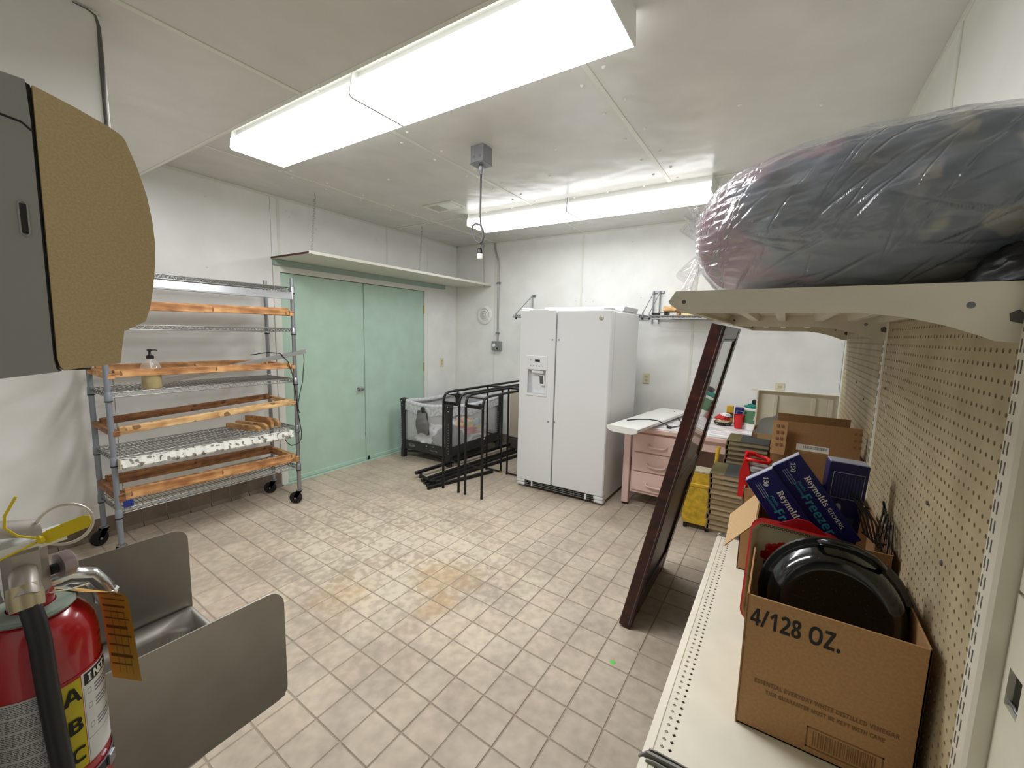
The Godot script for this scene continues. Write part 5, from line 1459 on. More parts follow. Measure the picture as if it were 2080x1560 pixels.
	var ring := func(z0: float, a: PackedVector2Array, z1: float, b: PackedVector2Array, m: MB) -> void:
		for k in a.size():
			var k2 := (k + 1) % a.size()
			m.quad(dq * V(a[k].x, a[k].y, z0), dq * V(a[k2].x, a[k2].y, z0), dq * V(b[k2].x, b[k2].y, z1), dq * V(b[k].x, b[k].y, z1))
	var m1 := MB.new()
	var oa: PackedVector2Array = rr.call(0.106, 0.146, 0.035)
	var ob: PackedVector2Array = rr.call(0.101, 0.141, 0.032)
	var oc: PackedVector2Array = rr.call(0.086, 0.126, 0.026)
	ring.call(0.0, oa, 0.003, ob, m1)
	part("rim", m1, redg, d)
	var m2 := MB.new()
	ring.call(0.003, ob, -0.028, oc, m2)
	part("side_wall", m2, cream, d)
	part("dish_floor", MB.new().prism(oc, 0.003, dq * Transform3D(Basis(), V(0, 0, -0.031))), cream, d)
	part("back_glaze", MB.new().prism(oa, 0.002, dq * Transform3D(Basis(), V(0, 0, -0.002 - 0.034))), redg, d)
	part("handle_tab", MB.new().prism(PackedVector2Array([Vector2(-0.055, 0.140), Vector2(-0.052, 0.150), Vector2(-0.035, 0.160), Vector2(-0.018, 0.171), Vector2(0.0, 0.174), Vector2(0.018, 0.171), Vector2(0.035, 0.160), Vector2(0.052, 0.150), Vector2(0.055, 0.140)]), 0.006, dq * Transform3D(Basis(), V(0.012, 0, -0.006))), redg, d)
	for k in 19:
		var x := -0.085 + k * 0.0094
		part("border_lace", MB.new().tube(circle(dq * V(x, 0.1335, -0.006), 0.0036, 8, dq.basis.x, dq.basis.y), 0.0009, 4, true), flat(Color(0.25, 0.16, 0.15), 0.4), d)
	rg.seed = 3
	for q in [[-0.045, 0.062, 0.021, Color(0.74, 0.09, 0.08)], [-0.062, 0.045, 0.013, Color(0.66, 0.06, 0.08)], [-0.025, 0.08, 0.012, Color(0.80, 0.16, 0.10)], [-0.01, 0.072, 0.012, Color(0.20, 0.27, 0.32)], [-0.055, 0.022, 0.010, Color(0.35, 0.30, 0.20)]]:
		var fl := MB.new()
		for j in 5:
			var a := TAU * j / 5.0
			fl.lathe([Vector2(0.0, 0.0012), Vector2(q[2] * 0.5, 0.001), Vector2(q[2] * 0.55, 0.0)].duplicate(), 10, dq * Transform3D(Basis(Vector3.RIGHT, PI / 2), V(q[0] + cos(a) * q[2] * 0.55, q[1] + sin(a) * q[2] * 0.55, -0.0278)))
		part("painted_flower", fl, flat(q[3], 0.3), d)
	# --- second carton, with an outer flap folded out to the left
	var b2 := thing("cardboard_box", "open cardboard box holding blue freezer bag boxes with left flap out", "box", V(0.14, y, -1.62))
	part("carton", open_box(V(-0.03, y, -1.805), V(0.292, 0.965, -1.445)), M.card_dark, b2)
	var fp := MB.new()
	var fa := V(-0.028, 0.966, -1.80)
	var fb := V(-0.032, 0.966, -1.447)
	var fc := V(-0.098, 0.936, -1.31)
	var fd := V(-0.108, 0.936, -1.56)
	fp.quad(fd, fc, fb, fa)
	fp.quad(fa - V(0, 0.004, 0), fb - V(0, 0.004, 0), fc - V(0, 0.004, 0), fd - V(0, 0.004, 0))
	fp.quad_out(fc, fd, fd - V(0, 0.004, 0), fc - V(0, 0.004, 0), fa)
	fp.quad_out(fb, fc, fc - V(0, 0.004, 0), fb - V(0, 0.004, 0), fd)
	fp.quad_out(fa, fd, fd - V(0, 0.004, 0), fa - V(0, 0.004, 0), fb)
	part("flap", fp, M.card_pale, b2)
	# --- freezer bag boxes
	var blue := flat(Color(0.04, 0.055, 0.33), 0.35)
	var teal := flat(Color(0.20, 0.56, 0.62), 0.4)
	var silver := flat(Color(0.72, 0.74, 0.82), 0.3)
	for k in 2:
		var la := V(0.60, -0.80, 0.0).normalized()
		var lw := V(0.80, 0.60, 0.0).normalized()
		var q := Basis(Vector3.RIGHT, -0.12) * Basis(la, lw, V(0, 0, 1))
		var c: Vector3 = [V(0.118, 1.028, -1.60), V(0.050, 0.985, -1.535)][k]
		var o := thing("freezer_bag_box", ["blue freezer bag box leaning at the back, white end up", "blue freezer bag box leaning in front of the other one"][k], "box", c, 0.0, "blue freezer bag boxes in the second carton")
		part("carton", MB.new().box(c, V(0.285, 0.088, 0.062), 0.0012, q), blue, o)
		part("white_end", MB.new().box(c - q.x * 0.1428, V(0.0012, 0.086, 0.060), 0.0, q), silver, o)
		var face := func(u: float, w: float) -> Transform3D:
			return Transform3D(q, c + q * V(u, w, 0.0313))
		lettering("count", "150", 0.013, M.paper, Transform3D(q * Basis(Vector3.BACK, -0.55), c + q * V(-0.128, 0.014, 0.0313)), o, "Droid Serif", 700)
		lettering("brand_name", "Reynolds", 0.017, M.paper, face.call(-0.075, 0.022), o, "Droid Serif", 700, 0.9)
		lettering("brand_name", "KITCHENS", 0.011, M.paper, face.call(0.03, 0.021), o, "Droid Sans", 400, 0.95)
		lettering("product_name", "Freezer", 0.026, teal, face.call(-0.03, -0.012), o, "Droid Sans", 700)
		lettering("product_note", "Plastic", 0.008, teal, face.call(-0.072, -0.004), o, "Droid Sans", 700)
		lettering("product_note", "Container", 0.008, teal, face.call(-0.078, -0.016), o, "Droid Sans", 700)
		for j in 3:
			part("fine_print", MB.new().box(c + q * V(-0.095, -0.012 - j * 0.006, 0.0312), V(0.05, 0.0012, 0.0003), 0.0, q), silver, o)
	var b3 := thing("blue_carton", "upright dark blue carton with a printed panel beside the freezer boxes", "box", V(0.19, 0.93, -1.62))
	var c3 := V(0.187, 1.03, -1.625)
	var q3 := Basis(Vector3.UP, 0.10) * Basis(Vector3.BACK, -0.05)
	part("carton", MB.new().box(c3, V(0.098, 0.26, 0.06), 0.002, q3), blue, b3)
	part("crumpled_top", MB.new().box(c3 + q3 * V(0, 0.131, 0), V(0.094, 0.004, 0.056), 0.001, q3), silver, b3)
	part("panel_border", MB.new().tube([c3 + q3 * V(-0.036, 0.10, 0.0305), c3 + q3 * V(0.04, 0.10, 0.0305), c3 + q3 * V(0.04, 0.02, 0.0305), c3 + q3 * V(-0.036, 0.02, 0.0305)], 0.0009, 4, true), silver, b3)
	for k in 9:
		part("printed_line", MB.new().box(c3 + q3 * V(-0.028 + k * 0.0078, 0.062 - 0.004 * (k % 3), 0.0303), V(0.0012, 0.066, 0.0003), 0.0, q3), flat(Color(0.26, 0.29, 0.52), 0.5), b3)
	part("white_spot", MB.new().lathe([Vector2(0.0, 0.0006), Vector2(0.011, 0.0006), Vector2(0.011, 0.0)], 14, Transform3D(q3 * Basis(Vector3.RIGHT, PI / 2).scaled_local(V(0.8, 1, 1.4)), c3 + q3 * V(-0.012, -0.012, 0.0301))), silver, b3)
	part("teal_patch", MB.new().box(c3 + q3 * V(0.012, -0.052, 0.0303), V(0.04, 0.03, 0.0004), 0.0, q3), flat(Color(0.10, 0.30, 0.40), 0.4), b3)
	# --- wire rack standing in the corner of that carton
	var wr := thing("roasting_rack", "dark bent wire roasting rack by the pegboard", "wire rack", V(0.255, 0.97, -1.52))
	var dm := flat(Color(0.20, 0.17, 0.16), 0.35, 0.8)
	for k in 5:
		var s := k * 0.028
		part("wire_loop", MB.new().tube([V(0.195 + s * 0.3, 1.075 - s * 0.1, -1.62 + s), V(0.225 + s * 0.25, 1.03, -1.60 + s), V(0.245 + s * 0.2, 0.965, -1.57 + s), V(0.268 + s * 0.15, 0.96, -1.56 + s), V(0.285 + s * 0.05, 1.03, -1.60 + s * 0.9), V(0.288, 1.052 - s * 0.3, -1.62 + s * 0.9)], 0.0026, 6), dm, wr)
	part("cross_wire", MB.new().tube([V(0.195, 1.075, -1.625), V(0.215, 1.07, -1.57), V(0.235, 1.065, -1.50)], 0.003, 6), dm, wr)
	part("cross_wire", MB.new().tube([V(0.287, 1.055, -1.625), V(0.288, 1.02, -1.57), V(0.287, 0.985, -1.505), V(0.286, 0.90, -1.50)], 0.0032, 6), dm, wr)
	part("cross_wire", MB.new().tube([V(0.24, 0.966, -1.575), V(0.262, 0.962, -1.52), V(0.284, 0.975, -1.49)], 0.0028, 6), dm, wr)
	# --- third carton with a jug in it
	var b4 := thing("cardboard_box", "cardboard box behind the freezer bag boxes with a red jug inside", "box", V(0.1, y, -1.95))
	part("carton", open_box(V(-0.088, y, -2.085), V(0.288, 0.953, -1.822)), M.card, b4)
	part("flap", MB.new().box(V(-0.02, 0.955, -1.828), V(0.10, 0.06, 0.004), 0.0005, Basis(Vector3.RIGHT, -0.3)), M.card_dark, b4)
	var jg := thing("red_jug", "grey jug with red lid and red handle ring", "jug", V(-0.05, 0.80, -1.92))
	var jx := Transform3D(Basis(Vector3.BACK, 0.0), V(-0.048, 0.812, -1.90))
	var redp := flat(Color(0.83, 0.06, 0.09), 0.28)
	part("body", MB.new().lathe([Vector2(0.0, 0.0), Vector2(0.042, 0.0), Vector2(0.048, 0.06), Vector2(0.05, 0.17), Vector2(0.04, 0.20), Vector2(0.0, 0.20)], 24, jx), flat(Color(0.45, 0.44, 0.45), 0.5), jg)
	part("red_side", MB.new().prism(PackedVector2Array([Vector2(-0.062, 0.09), Vector2(-0.028, 0.09), Vector2(-0.025, 0.19), Vector2(-0.035, 0.235), Vector2(-0.05, 0.24), Vector2(-0.062, 0.19)]), 0.06, jx * Transform3D(Basis(), V(0, 0, -0.02))), redp, jg)
	part("lid", MB.new().lathe([Vector2(0.0, 0.20), Vector2(0.045, 0.20), Vector2(0.046, 0.215), Vector2(0.03, 0.222), Vector2(0.0, 0.222)], 24, jx), flat(Color(0.60, 0.59, 0.59), 0.5), jg)
	part("handle_ring", MB.new().tube([jx * V(-0.04, 0.245, 0.03), jx * V(0.0, 0.243, 0.036), jx * V(0.03, 0.24, 0.025), jx * V(0.038, 0.243, 0.0), jx * V(0.025, 0.247, -0.02), jx * V(-0.02, 0.252, -0.025), jx * V(-0.042, 0.252, 0.0)], 0.0075, 8, true), redp, jg)
	part("finger_grip", MB.new().tube([jx * V(-0.045, 0.20, 0.02), jx * V(-0.043, 0.255, 0.02), jx * V(-0.04, 0.268, 0.015)], 0.008, 8), redp, jg)
	part("grip_top", MB.new().tube([jx * V(-0.05, 0.268, 0.012), jx * V(-0.012, 0.268, 0.012)], 0.006, 8), redp, jg)
	# --- tall carton with a shipping label
	var b5 := thing("cardboard_box", "tall cardboard box with a white barcode label on its raised flap", "box", V(0.14, y, -2.3))
	part("carton", open_box(V(-0.018, y, -2.42), V(0.29, 1.065, -2.105)), M.card_dark, b5)
	var fq := Basis(Vector3.RIGHT, -0.16)
	var fo := V(0.136, 1.06, -2.11)
	part("flap", MB.new().box(fo + fq * V(0, 0.062, 0), V(0.30, 0.125, 0.004), 0.0006, fq), M.card_dark, b5)
	part("side_flap", MB.new().box(V(0.012, 1.115, -2.09), V(0.052, 0.14, 0.004), 0.0006, fq * Basis(Vector3.BACK, -0.03)), M.card, b5)
	part("shipping_label", MB.new().box(fo + fq * V(-0.005, 0.022, 0.0024), V(0.112, 0.026, 0.0006), 0.0, fq * Basis(Vector3.BACK, -0.02)), M.paper, b5)
	rg.seed = 15
	var lb := MB.new()
	for k in 24:
		lb.box(fo + fq * V(-0.035 + k * 0.0033, 0.025, 0.0029), V(rg.randf_range(0.0008, 0.0022), 0.012, 0.0002), 0.0, fq)
	part("label_bars", lb, flat(Color(0.42, 0.42, 0.42), 0.7), b5)
	for s in [[0.012, 4.0], [0.272, 3.0]]:
		for k in 4:
			for c in 2:
				if s[1] < 4.0 and k > 2:
					continue
				part("printed_symbol", MB.new().box(V(s[0] - 0.008 + c * 0.016, 1.165 - k * 0.026, -2.0865 - (0.0 if s[0] < 0.1 else 0.008)) + V(0, 0, -0.16 * (0.05 - k * 0.026)), V(0.009, 0.011, 0.001), 0.0, fq), M.ink_brown, b5)
	part("far_flap", MB.new().box(V(0.14, 1.12, -2.425), V(0.28, 0.11, 0.004), 0.0006, Basis(Vector3.RIGHT, 0.2)), M.card, b5)
	# --- far carton with a platter
	var b6 := thing("cardboard_box", "far cardboard box holding a grey platter on the second bay", "box", V(0.0, y, -2.7))
	part("carton", open_box(V(-0.112, y, -2.86), V(0.12, 1.02, -2.60)), M.card, b6)
	part("flap", MB.new().box(V(-0.05, 1.01, -2.592), V(0.07, 0.03, 0.004), 0.0005, Basis(Vector3.RIGHT, -0.5)), M.card_pale, b6)
	var pl := thing("grey_platter", "pale grey scalloped platter standing in the far box", "platter", V(0.02, 0.95, -2.66))
	part("platter", MB.new().surf(func(u: float, v: float) -> Vector3:
		var a := u * TAU
		var r := v * (0.125 + 0.006 * cos(a * 8.0))
		return Transform3D(Basis(Vector3.RIGHT, PI / 2 - 0.25), V(0.018, 0.998, -2.66)) * V(cos(a) * r, 0.02 * pow(v, 3.0), -sin(a) * r), 64, 10, true), flat(Color(0.80, 0.81, 0.79), 0.3), pl)
	# --- books
	book_stack("books in the near stack", "cream paged old book, number %s from the bottom of the near stack", 11, V(-0.245, y, -2.125), 0.205, 0.215, 0.0252, 91)
	book_stack("books in the far stack", "old olive and grey book, number %s from the bottom of the far stack", 15, V(-0.215, y, -2.43), 0.19, 0.20, 0.0252, 92)

func book_stack(group: String, label: String, n: int, at: Vector3, w: float, d: float, h: float, seed_: int) -> void:
	var rg := RandomNumberGenerator.new()
	rg.seed = seed_
	var words := ["one", "two", "three", "four", "five", "six", "seven", "eight", "nine", "ten", "eleven", "twelve", "thirteen", "fourteen", "fifteen"]
	var olive := flat(Color(0.52, 0.48, 0.30), 0.75)
	var grey := flat(Color(0.33, 0.34, 0.33), 0.75)
	var page := tri_tex(Color(0.82, 0.755, 0.63), 0.85, tex(noise_image(64, 3.0, 2, 93, Color(0.85, 0.85, 0.85), Color(1, 1, 1), 1.0, Vector2(0.4, 14.0))), 3.0)
	var edge := flat(Color(0.47, 0.40, 0.28), 0.75)
	var tan := flat(Color(0.62, 0.55, 0.41), 0.75)
	for k in n:
		var o := at + V(rg.randf_range(-0.004, 0.004), k * h, rg.randf_range(-0.004, 0.004))
		var t := thing("old_book", label % words[k] if k < n - 1 else label.replace("number %s from the bottom of", "topmost of"), "book", o + V(w / 2, 0, -d / 2), 0.0, group)
		var turn := rg.randf_range(-0.02, 0.02)
		var q := Basis(Vector3.UP, turn)
		var c := o + V(w / 2, 0, -d / 2)
		part("pages", MB.new().box(c + V(0.004, h / 2, 0), V(w - 0.012, h - 0.006, d - 0.008), 0.001, q), page, t)
		for s in 2:
			var yy := 0.0015 if s == 0 else h - 0.0015
			part("cover", MB.new().box(c + q * V(0.028, yy, 0), V(w - 0.056, 0.0022, d), 0.0008, q), grey if k >= n - 2 else edge, t)
			part("cover_corner", MB.new().box(c + q * V(-w / 2 + 0.03, yy, 0), V(0.06, 0.0024, d + 0.0004), 0.0008, q), olive if k >= n - 3 else edge, t)
		part("spine", MB.new().box(c + q * V(-w / 2, h / 2, 0), V(0.006, h - 0.0005, d), 0.002, q), olive if k >= n - 2 else tan, t)

# ---------------------------------------------------------------- the big clear bag on the top shelf
func make_bag() -> void:
	var K := V(-0.208, 1.785, -1.40)
	var E := V(0.425, 1.79, -1.14)
	var f := FastNoiseLite.new()
	f.seed = 17
	f.frequency = 1.0
	f.fractal_octaves = 3
	var ax := (E - K)
	var side := ax.normalized().cross(Vector3.UP).normalized() # towards the camera side
	var shape := func(u: float, v: float, grow: float, wr: float) -> Vector3:
		var a := u * TAU
		var s := v
		var r := 1.0
		if s < 0.42:
			r = pow(maxf(0.0, 1.0 - pow(1.0 - s / 0.42, 3.0)), 0.40)
		if s > 0.55:
			r = sqrt(maxf(0.0, 1.0 - pow((s - 0.55) / 0.46, 4.0)))
		r = maxf(r, 0.04) + grow
		var hgt := lerpf(0.187, 0.165, smoothstep(0.25, 0.9, s))
		var p := K.lerp(E, s)
		var d := side * cos(a) * 0.215 + Vector3.UP * sin(a) * hgt
		# gathers that run out from the knot and slow lumps of the contents
		var ga := wr * 0.8 * smoothstep(0.0, 0.05, s) * exp(-s * 4.0) * (0.5 + 0.5 * sin(a * 52.0 + 3.0 * f.get_noise_2d(a * 3.0, s * 4.0)))
		var lump := 0.07 * f.get_noise_3d(cos(a) * 1.3, sin(a) * 1.3, s * 3.0) + wr * 0.10 * f.get_noise_3d(cos(a) * 5.0 + s * 6.0, sin(a) * 5.0, s * 2.0)
		var o := p + V(0, lerpf(0.012, 0.02, s), 0) + d * (r * (1.0 + lump) + ga * 0.25)
		o.y = maxf(o.y, 1.632 + 0.004 * (1.0 + grow * 10.0))
		o.x = minf(o.x, 0.432)
		return o
	var t := thing("clothes_bag", "big clear plastic bag stuffed with grey and mauve bedding, knotted", "plastic bag", V(0.1, 1.628, -1.25))
	# bedding inside: slate, mauve at the tied end, some cream
	var nw := 96
	var im := Image.create(256, 256, false, Image.FORMAT_RGB8)
	for y in 256:
		for x in 256:
			var a := x / 256.0
			var s := 1.0 - y / 256.0
			var n1 := f.get_noise_2d(cos(a * TAU) * 1.1 + 5.0, s * 2.6 + sin(a * TAU))
			var c := Color(0.33, 0.40, 0.47)
			c = c.lerp(Color(0.54, 0.38, 0.44), smoothstep(0.46 + n1 * 0.35, 0.24 + n1 * 0.35, s))
			c = c.lerp(Color(0.72, 0.69, 0.60), smoothstep(0.0, 0.22, f.get_noise_2d(a * 6.0 + 2.0, s * 5.0)) * smoothstep(0.66, 0.78, s))
			c = c.lerp(Color(0.42, 0.42, 0.36), 0.5 * smoothstep(0.15, 0.45, f.get_noise_2d(a * 5.0 + 40.0, s * 5.0)))
			im.set_pixel(x, y, c)
	var cloth := flat(Color(1, 1, 1), 0.9)
	cloth.albedo_texture = tex(im)
	part("bedding", MB.new().surf(func(u: float, v: float) -> Vector3: return shape.call(u, v, -0.055, 0.02), nw, 48, true), cloth, t)
	var film := StandardMaterial3D.new()
	film.albedo_color = Color(0.90, 0.90, 0.92, 0.25)
	film.transparency = BaseMaterial3D.TRANSPARENCY_ALPHA
	film.roughness = 0.14
	film.metallic_specular = 0.75
	# drawn-out folds in the film: fine ridges that run out from the knot and slant over the top
	var cr := PackedFloat32Array()
	cr.resize(512 * 512)
	var rl := RandomNumberGenerator.new()
	rl.seed = 23
	for k in 170:
		var x := rl.randf_range(0, 512)
		var y := 511.0 - pow(rl.randf(), 1.6) * 470.0
		var dx := rl.randf_range(-0.35, 0.9) if k % 3 else rl.randf_range(0.8, 1.8)
		var n := rl.randi_range(40, 170)
		var hgt := rl.randf_range(0.3, 1.0)
		for s in n:
			var e := sin(PI * s / n) * hgt
			for w in range(-2, 3):
				var ii := (int(x + w) + 5120) % 512 + 512 * clampi(int(y), 0, 511)
				cr[ii] = maxf(cr[ii], e * (1.0 - absf(w) / 3.0))
			x += dx
			y -= 1.0
	var ci := Image.create(512, 512, false, Image.FORMAT_RGB8)
	for k in 512 * 512:
		var g := cr[k]
		ci.set_pixel(k % 512, k / 512, Color(g, g, g))
	relief(film, tex(ci), 0.5)
	part("film", MB.new().surf(func(u: float, v: float) -> Vector3: return shape.call(u, v, 0.0, 0.24), 220, 90, true), film, t)
	# knot and the frilled tails beyond it
	part("knot", MB.new().tube(circle(K + V(-0.004, 0.012, 0), 0.012, 14, side, Vector3.UP), 0.006, 8, true), film, t)
	for q in [[0.9, 0.13, 1.1], [2.4, 0.085, 0.7], [3.9, 0.09, 0.8], [5.2, 0.15, 1.2]]:
		part("tail", MB.new().surf(func(u: float, v: float) -> Vector3:
			var a: float = q[0] + (u - 0.5) * q[2]
			var r: float = v * q[1]
			var w := 0.012 * v * sin(u * 17.0 + q[0])
			return K + V(0, 0.012, 0) + Vector3.UP * sin(a) * r + side * cos(a) * r * 0.55 - ax.normalized() * (0.055 * sqrt(v) + w), 26, 12), film, t)
	var bl := thing("black_heap", "black rounded heap at the near end of the clear bag", "sack", V(0.3, 1.628, -1.5))
	part("sack", heap(V(0.335, 1.629, -1.05), 0.08, 0.07, 0.10, 44, 0.15), flat(Color(0.03, 0.03, 0.035), 0.5), bl)  # plain black mound beside the bag

# ---------------------------------------------------------------- sink wall, seen edge on at the left
func make_towel_dispenser() -> void:
	var t := thing("towel_dispenser", "grey and tan hands-free paper towel dispenser over the sink", "paper towel dispenser", V(-1.06, 1.45, -0.1))
	var grey := flat(Color(0.57, 0.57, 0.55), 0.45)
	var tan := tri_tex(Color(0.78, 0.69, 0.51), 0.5, tex(noise_image(128, 40.0, 2, 81, Color(0.93, 0.93, 0.93), Color(1, 1, 1))), 6.0)
	var xa := -0.90
	var w := 0.33
	# profile given as (z, y); pushed towards -x
	var xf := Transform3D(Basis(V(0, 0, 1), V(0, 1, 0), V(-1, 0, 0)), V(xa, 0, 0))
	var cover := PackedVector2Array([Vector2(-0.1625, 1.852), Vector2(-0.200, 1.842), Vector2(-0.239, 1.829), Vector2(-0.254, 1.821), Vector2(-0.258, 1.815), Vector2(-0.270, 1.779), Vector2(-0.280, 1.737), Vector2(-0.2845, 1.700), Vector2(-0.286, 1.665), Vector2(-0.284, 1.630), Vector2(-0.280, 1.596), Vector2(-0.273, 1.558), Vector2(-0.2655, 1.534), Vector2(-0.249, 1.524), Vector2(-0.237, 1.517), Vector2(-0.2325, 1.490), Vector2(-0.229, 1.466), Vector2(-0.200, 1.4625), Vector2(-0.1655, 1.458), Vector2(-0.161, 1.464), Vector2(-0.159, 1.475)])
	var cv := part("cover", MB.new().prism(cover, w, xf), tan, t)
	part("cover_seam", MB.new().prism(PackedVector2Array([Vector2(-0.157, 1.855), Vector2(-0.1615, 1.853), Vector2(-0.158, 1.47), Vector2(-0.160, 1.462), Vector2(-0.1635, 1.457), Vector2(-0.155, 1.456)]), w - 0.012, Transform3D(xf.basis, V(xa - 0.006, 0, 0))), M.black_plastic, t)
	var body := part("back_case", MB.new().prism(PackedVector2Array([Vector2(-0.0005, 1.857), Vector2(-0.1555, 1.855), Vector2(-0.157, 1.803), Vector2(-0.1545, 1.48), Vector2(-0.156, 1.462), Vector2(-0.1595, 1.4565), Vector2(-0.0005, 1.440)]), w + 0.006, Transform3D(xf.basis, V(xa + 0.003, 0, 0))), grey, t)
	part("case_seam", MB.new().tube([V(xa + 0.0028, 1.803, -0.04), V(xa + 0.0028, 1.802, -0.12), V(xa + 0.0028, 1.798, -0.148), V(xa + 0.0028, 1.79, -0.157)], 0.0016, 5), M.black_plastic, body)
	part("key_window", MB.new().box(V(xa + 0.0035, 1.67, -0.1405), V(0.002, 0.040, 0.0085), 0.0009, Basis(Vector3.RIGHT, 0.0)), M.black_plastic, body)
	var ring := PackedVector2Array()
	part("window_rim", MB.new().tube([V(xa + 0.0035, 1.69, -0.1445), V(xa + 0.0035, 1.694, -0.1405), V(xa + 0.0035, 1.69, -0.1365), V(xa + 0.0035, 1.65, -0.1365), V(xa + 0.0035, 1.646, -0.1405), V(xa + 0.0035, 1.65, -0.1445)], 0.0014, 6, true), grey, body)
	part("towel_slot", MB.new().span(V(xa - 0.03, 1.457, -0.17), V(xa - w + 0.03, 1.4555, -0.20), 0.0), M.black_plastic, cv)

func splash(x: float) -> MB:
	var o := PackedVector2Array()
	o.append(Vector2(-0.002, 1.055))
	for k in 7:
		var a := PI / 2 * k / 6.0
		o.append(Vector2(-0.358 - sin(a) * 0.03, 1.022 + cos(a) * 0.03))
	for k in 7:
		var a := PI / 2 * k / 6.0
		o.append(Vector2(-0.368 - cos(a) * 0.02, 0.855 - sin(a) * 0.02))
	o.append(Vector2(-0.002, 0.825))
	return MB.new().prism(o, 0.0022, Transform3D(Basis(V(0, 0, 1), V(0, 1, 0), V(-1, 0, 0)), V(x, 0, 0)))

func make_sink() -> void:
	var t := thing("hand_sink", "stainless steel wall hand sink with two side splash panels", "sink", V(-0.95, 0.72, -0.2))
	part("side_splash", splash(-0.740), M.steel_brushed, t)
	part("side_splash", splash(-1.158), M.steel_brushed, t)
	part("back_splash", MB.new().span(V(-1.158, 0.84, -0.002), V(-0.74, 1.04, -0.006), 0.001), M.steel_brushed, t)
	var x0 := -1.155
	var x1 := -0.743
	# rim and bowl: rounded rectangle rings
	var rr := func(cx: float, cz: float, hw: float, hd: float, r: float, y: float) -> Array:
		var o := []
		for k in 4:
			var sx: float = [1, -1, -1, 1][k]
			var sz: float = [1, 1, -1, -1][k]
			for j in 6:
				var a := PI / 2 * (k + j / 5.0)
				o.append(V(cx + sx * (hw - r) + cos(a) * r, y, cz + sz * (hd - r) + sin(a) * r))
		return o
	var cx := (x0 + x1) / 2.0
	var rings := [rr.call(cx, -0.20, 0.206, 0.186, 0.004, 0.834), rr.call(cx, -0.20, 0.206, 0.186, 0.004, 0.852), rr.call(cx, -0.20, 0.200, 0.182, 0.006, 0.858), rr.call(cx, -0.20, 0.188, 0.174, 0.015, 0.857), rr.call(cx, -0.215, 0.165, 0.145, 0.05, 0.853), rr.call(cx, -0.215, 0.158, 0.138, 0.05, 0.840), rr.call(cx, -0.215, 0.135, 0.115, 0.05, 0.765), rr.call(cx, -0.215, 0.115, 0.095, 0.05, 0.745), rr.call(cx, -0.215, 0.02, 0.02, 0.012, 0.738)]
	var m := MB.new()
	m.surf(func(u: float, v: float) -> Vector3:
		var ri: Array = rings[int(round(v * 8.0))]
		return ri[int(round(u * 24.0)) % 24], 24, 8, true)
	# the ring order above turns clockwise seen from above, so that the inside faces up
	var bowl := part("basin", m, M.steel_brushed, t)
	var under := [rr.call(cx, -0.20, 0.204, 0.184, 0.004, 0.840), rr.call(cx, -0.215, 0.160, 0.142, 0.05, 0.815), rr.call(cx, -0.215, 0.118, 0.10, 0.05, 0.742), rr.call(cx, -0.215, 0.02, 0.02, 0.012, 0.734)]
	part("basin_underside", MB.new().surf(func(u: float, v: float) -> Vector3:
		var ri: Array = under[int(round((1.0 - v) * 3.0))]
		return ri[int(round(u * 24.0)) % 24], 24, 3, true), M.steel_brushed, t)
	part("drain", MB.new().lathe([Vector2(0.0, 0.0), Vector2(0.022, 0.0), Vector2(0.025, 0.002), Vector2(0.0, 0.003)], 18, Transform3D(Basis(), V(cx, 0.739, -0.215))), M.chrome, bowl)
	part("drain_pipe", MB.new().tube([V(cx, 0.74, -0.215), V(cx, 0.62, -0.215), V(cx, 0.57, -0.19), V(cx, 0.56, -0.15), V(cx, 0.60, -0.11), V(cx, 0.62, -0.06), V(cx, 0.62, -0.002)], 0.016, 12), M.chrome, t)
	# faucet on the wall
	var fc := part("faucet", MB.new().span(V(-1.05, 0.955, -0.006), V(-0.85, 0.995, -0.045), 0.012), M.chrome, t)
	part("spout", MB.new().tube([V(-0.95, 0.985, -0.035), V(-0.95, 1.04, -0.05), V(-0.95, 1.09, -0.085), V(-0.95, 1.115, -0.125), V(-0.95, 1.118, -0.155), V(-0.95, 1.107, -0.178), V(-0.95, 1.085, -0.190), V(-0.95, 1.070, -0.194)], [0.012, 0.0125, 0.013, 0.014, 0.0145, 0.0145, 0.0145, 0.0155], 16), M.chrome, fc)
	part("aerator", MB.new().lathe([Vector2(0.0, -0.012), Vector2(0.013, -0.012), Vector2(0.0145, -0.004), Vector2(0.0165, 0.0), Vector2(0.0165, 0.008), Vector2(0.0, 0.008)], 18, Transform3D(Basis(Vector3.RIGHT, -0.25), V(-0.95, 1.066, -0.195))), M.chrome, fc)
	for x in [-1.03, -0.87]:
		part("tap_handle", MB.new().lathe([Vector2(0.0, 0.0), Vector2(0.016, 0.0), Vector2(0.012, 0.02), Vector2(0.018, 0.035), Vector2(0.018, 0.045), Vector2(0.0, 0.048)], 14, Transform3D(Basis(Vector3.RIGHT, -PI / 2), V(x, 0.975, -0.04))), M.chrome, fc)

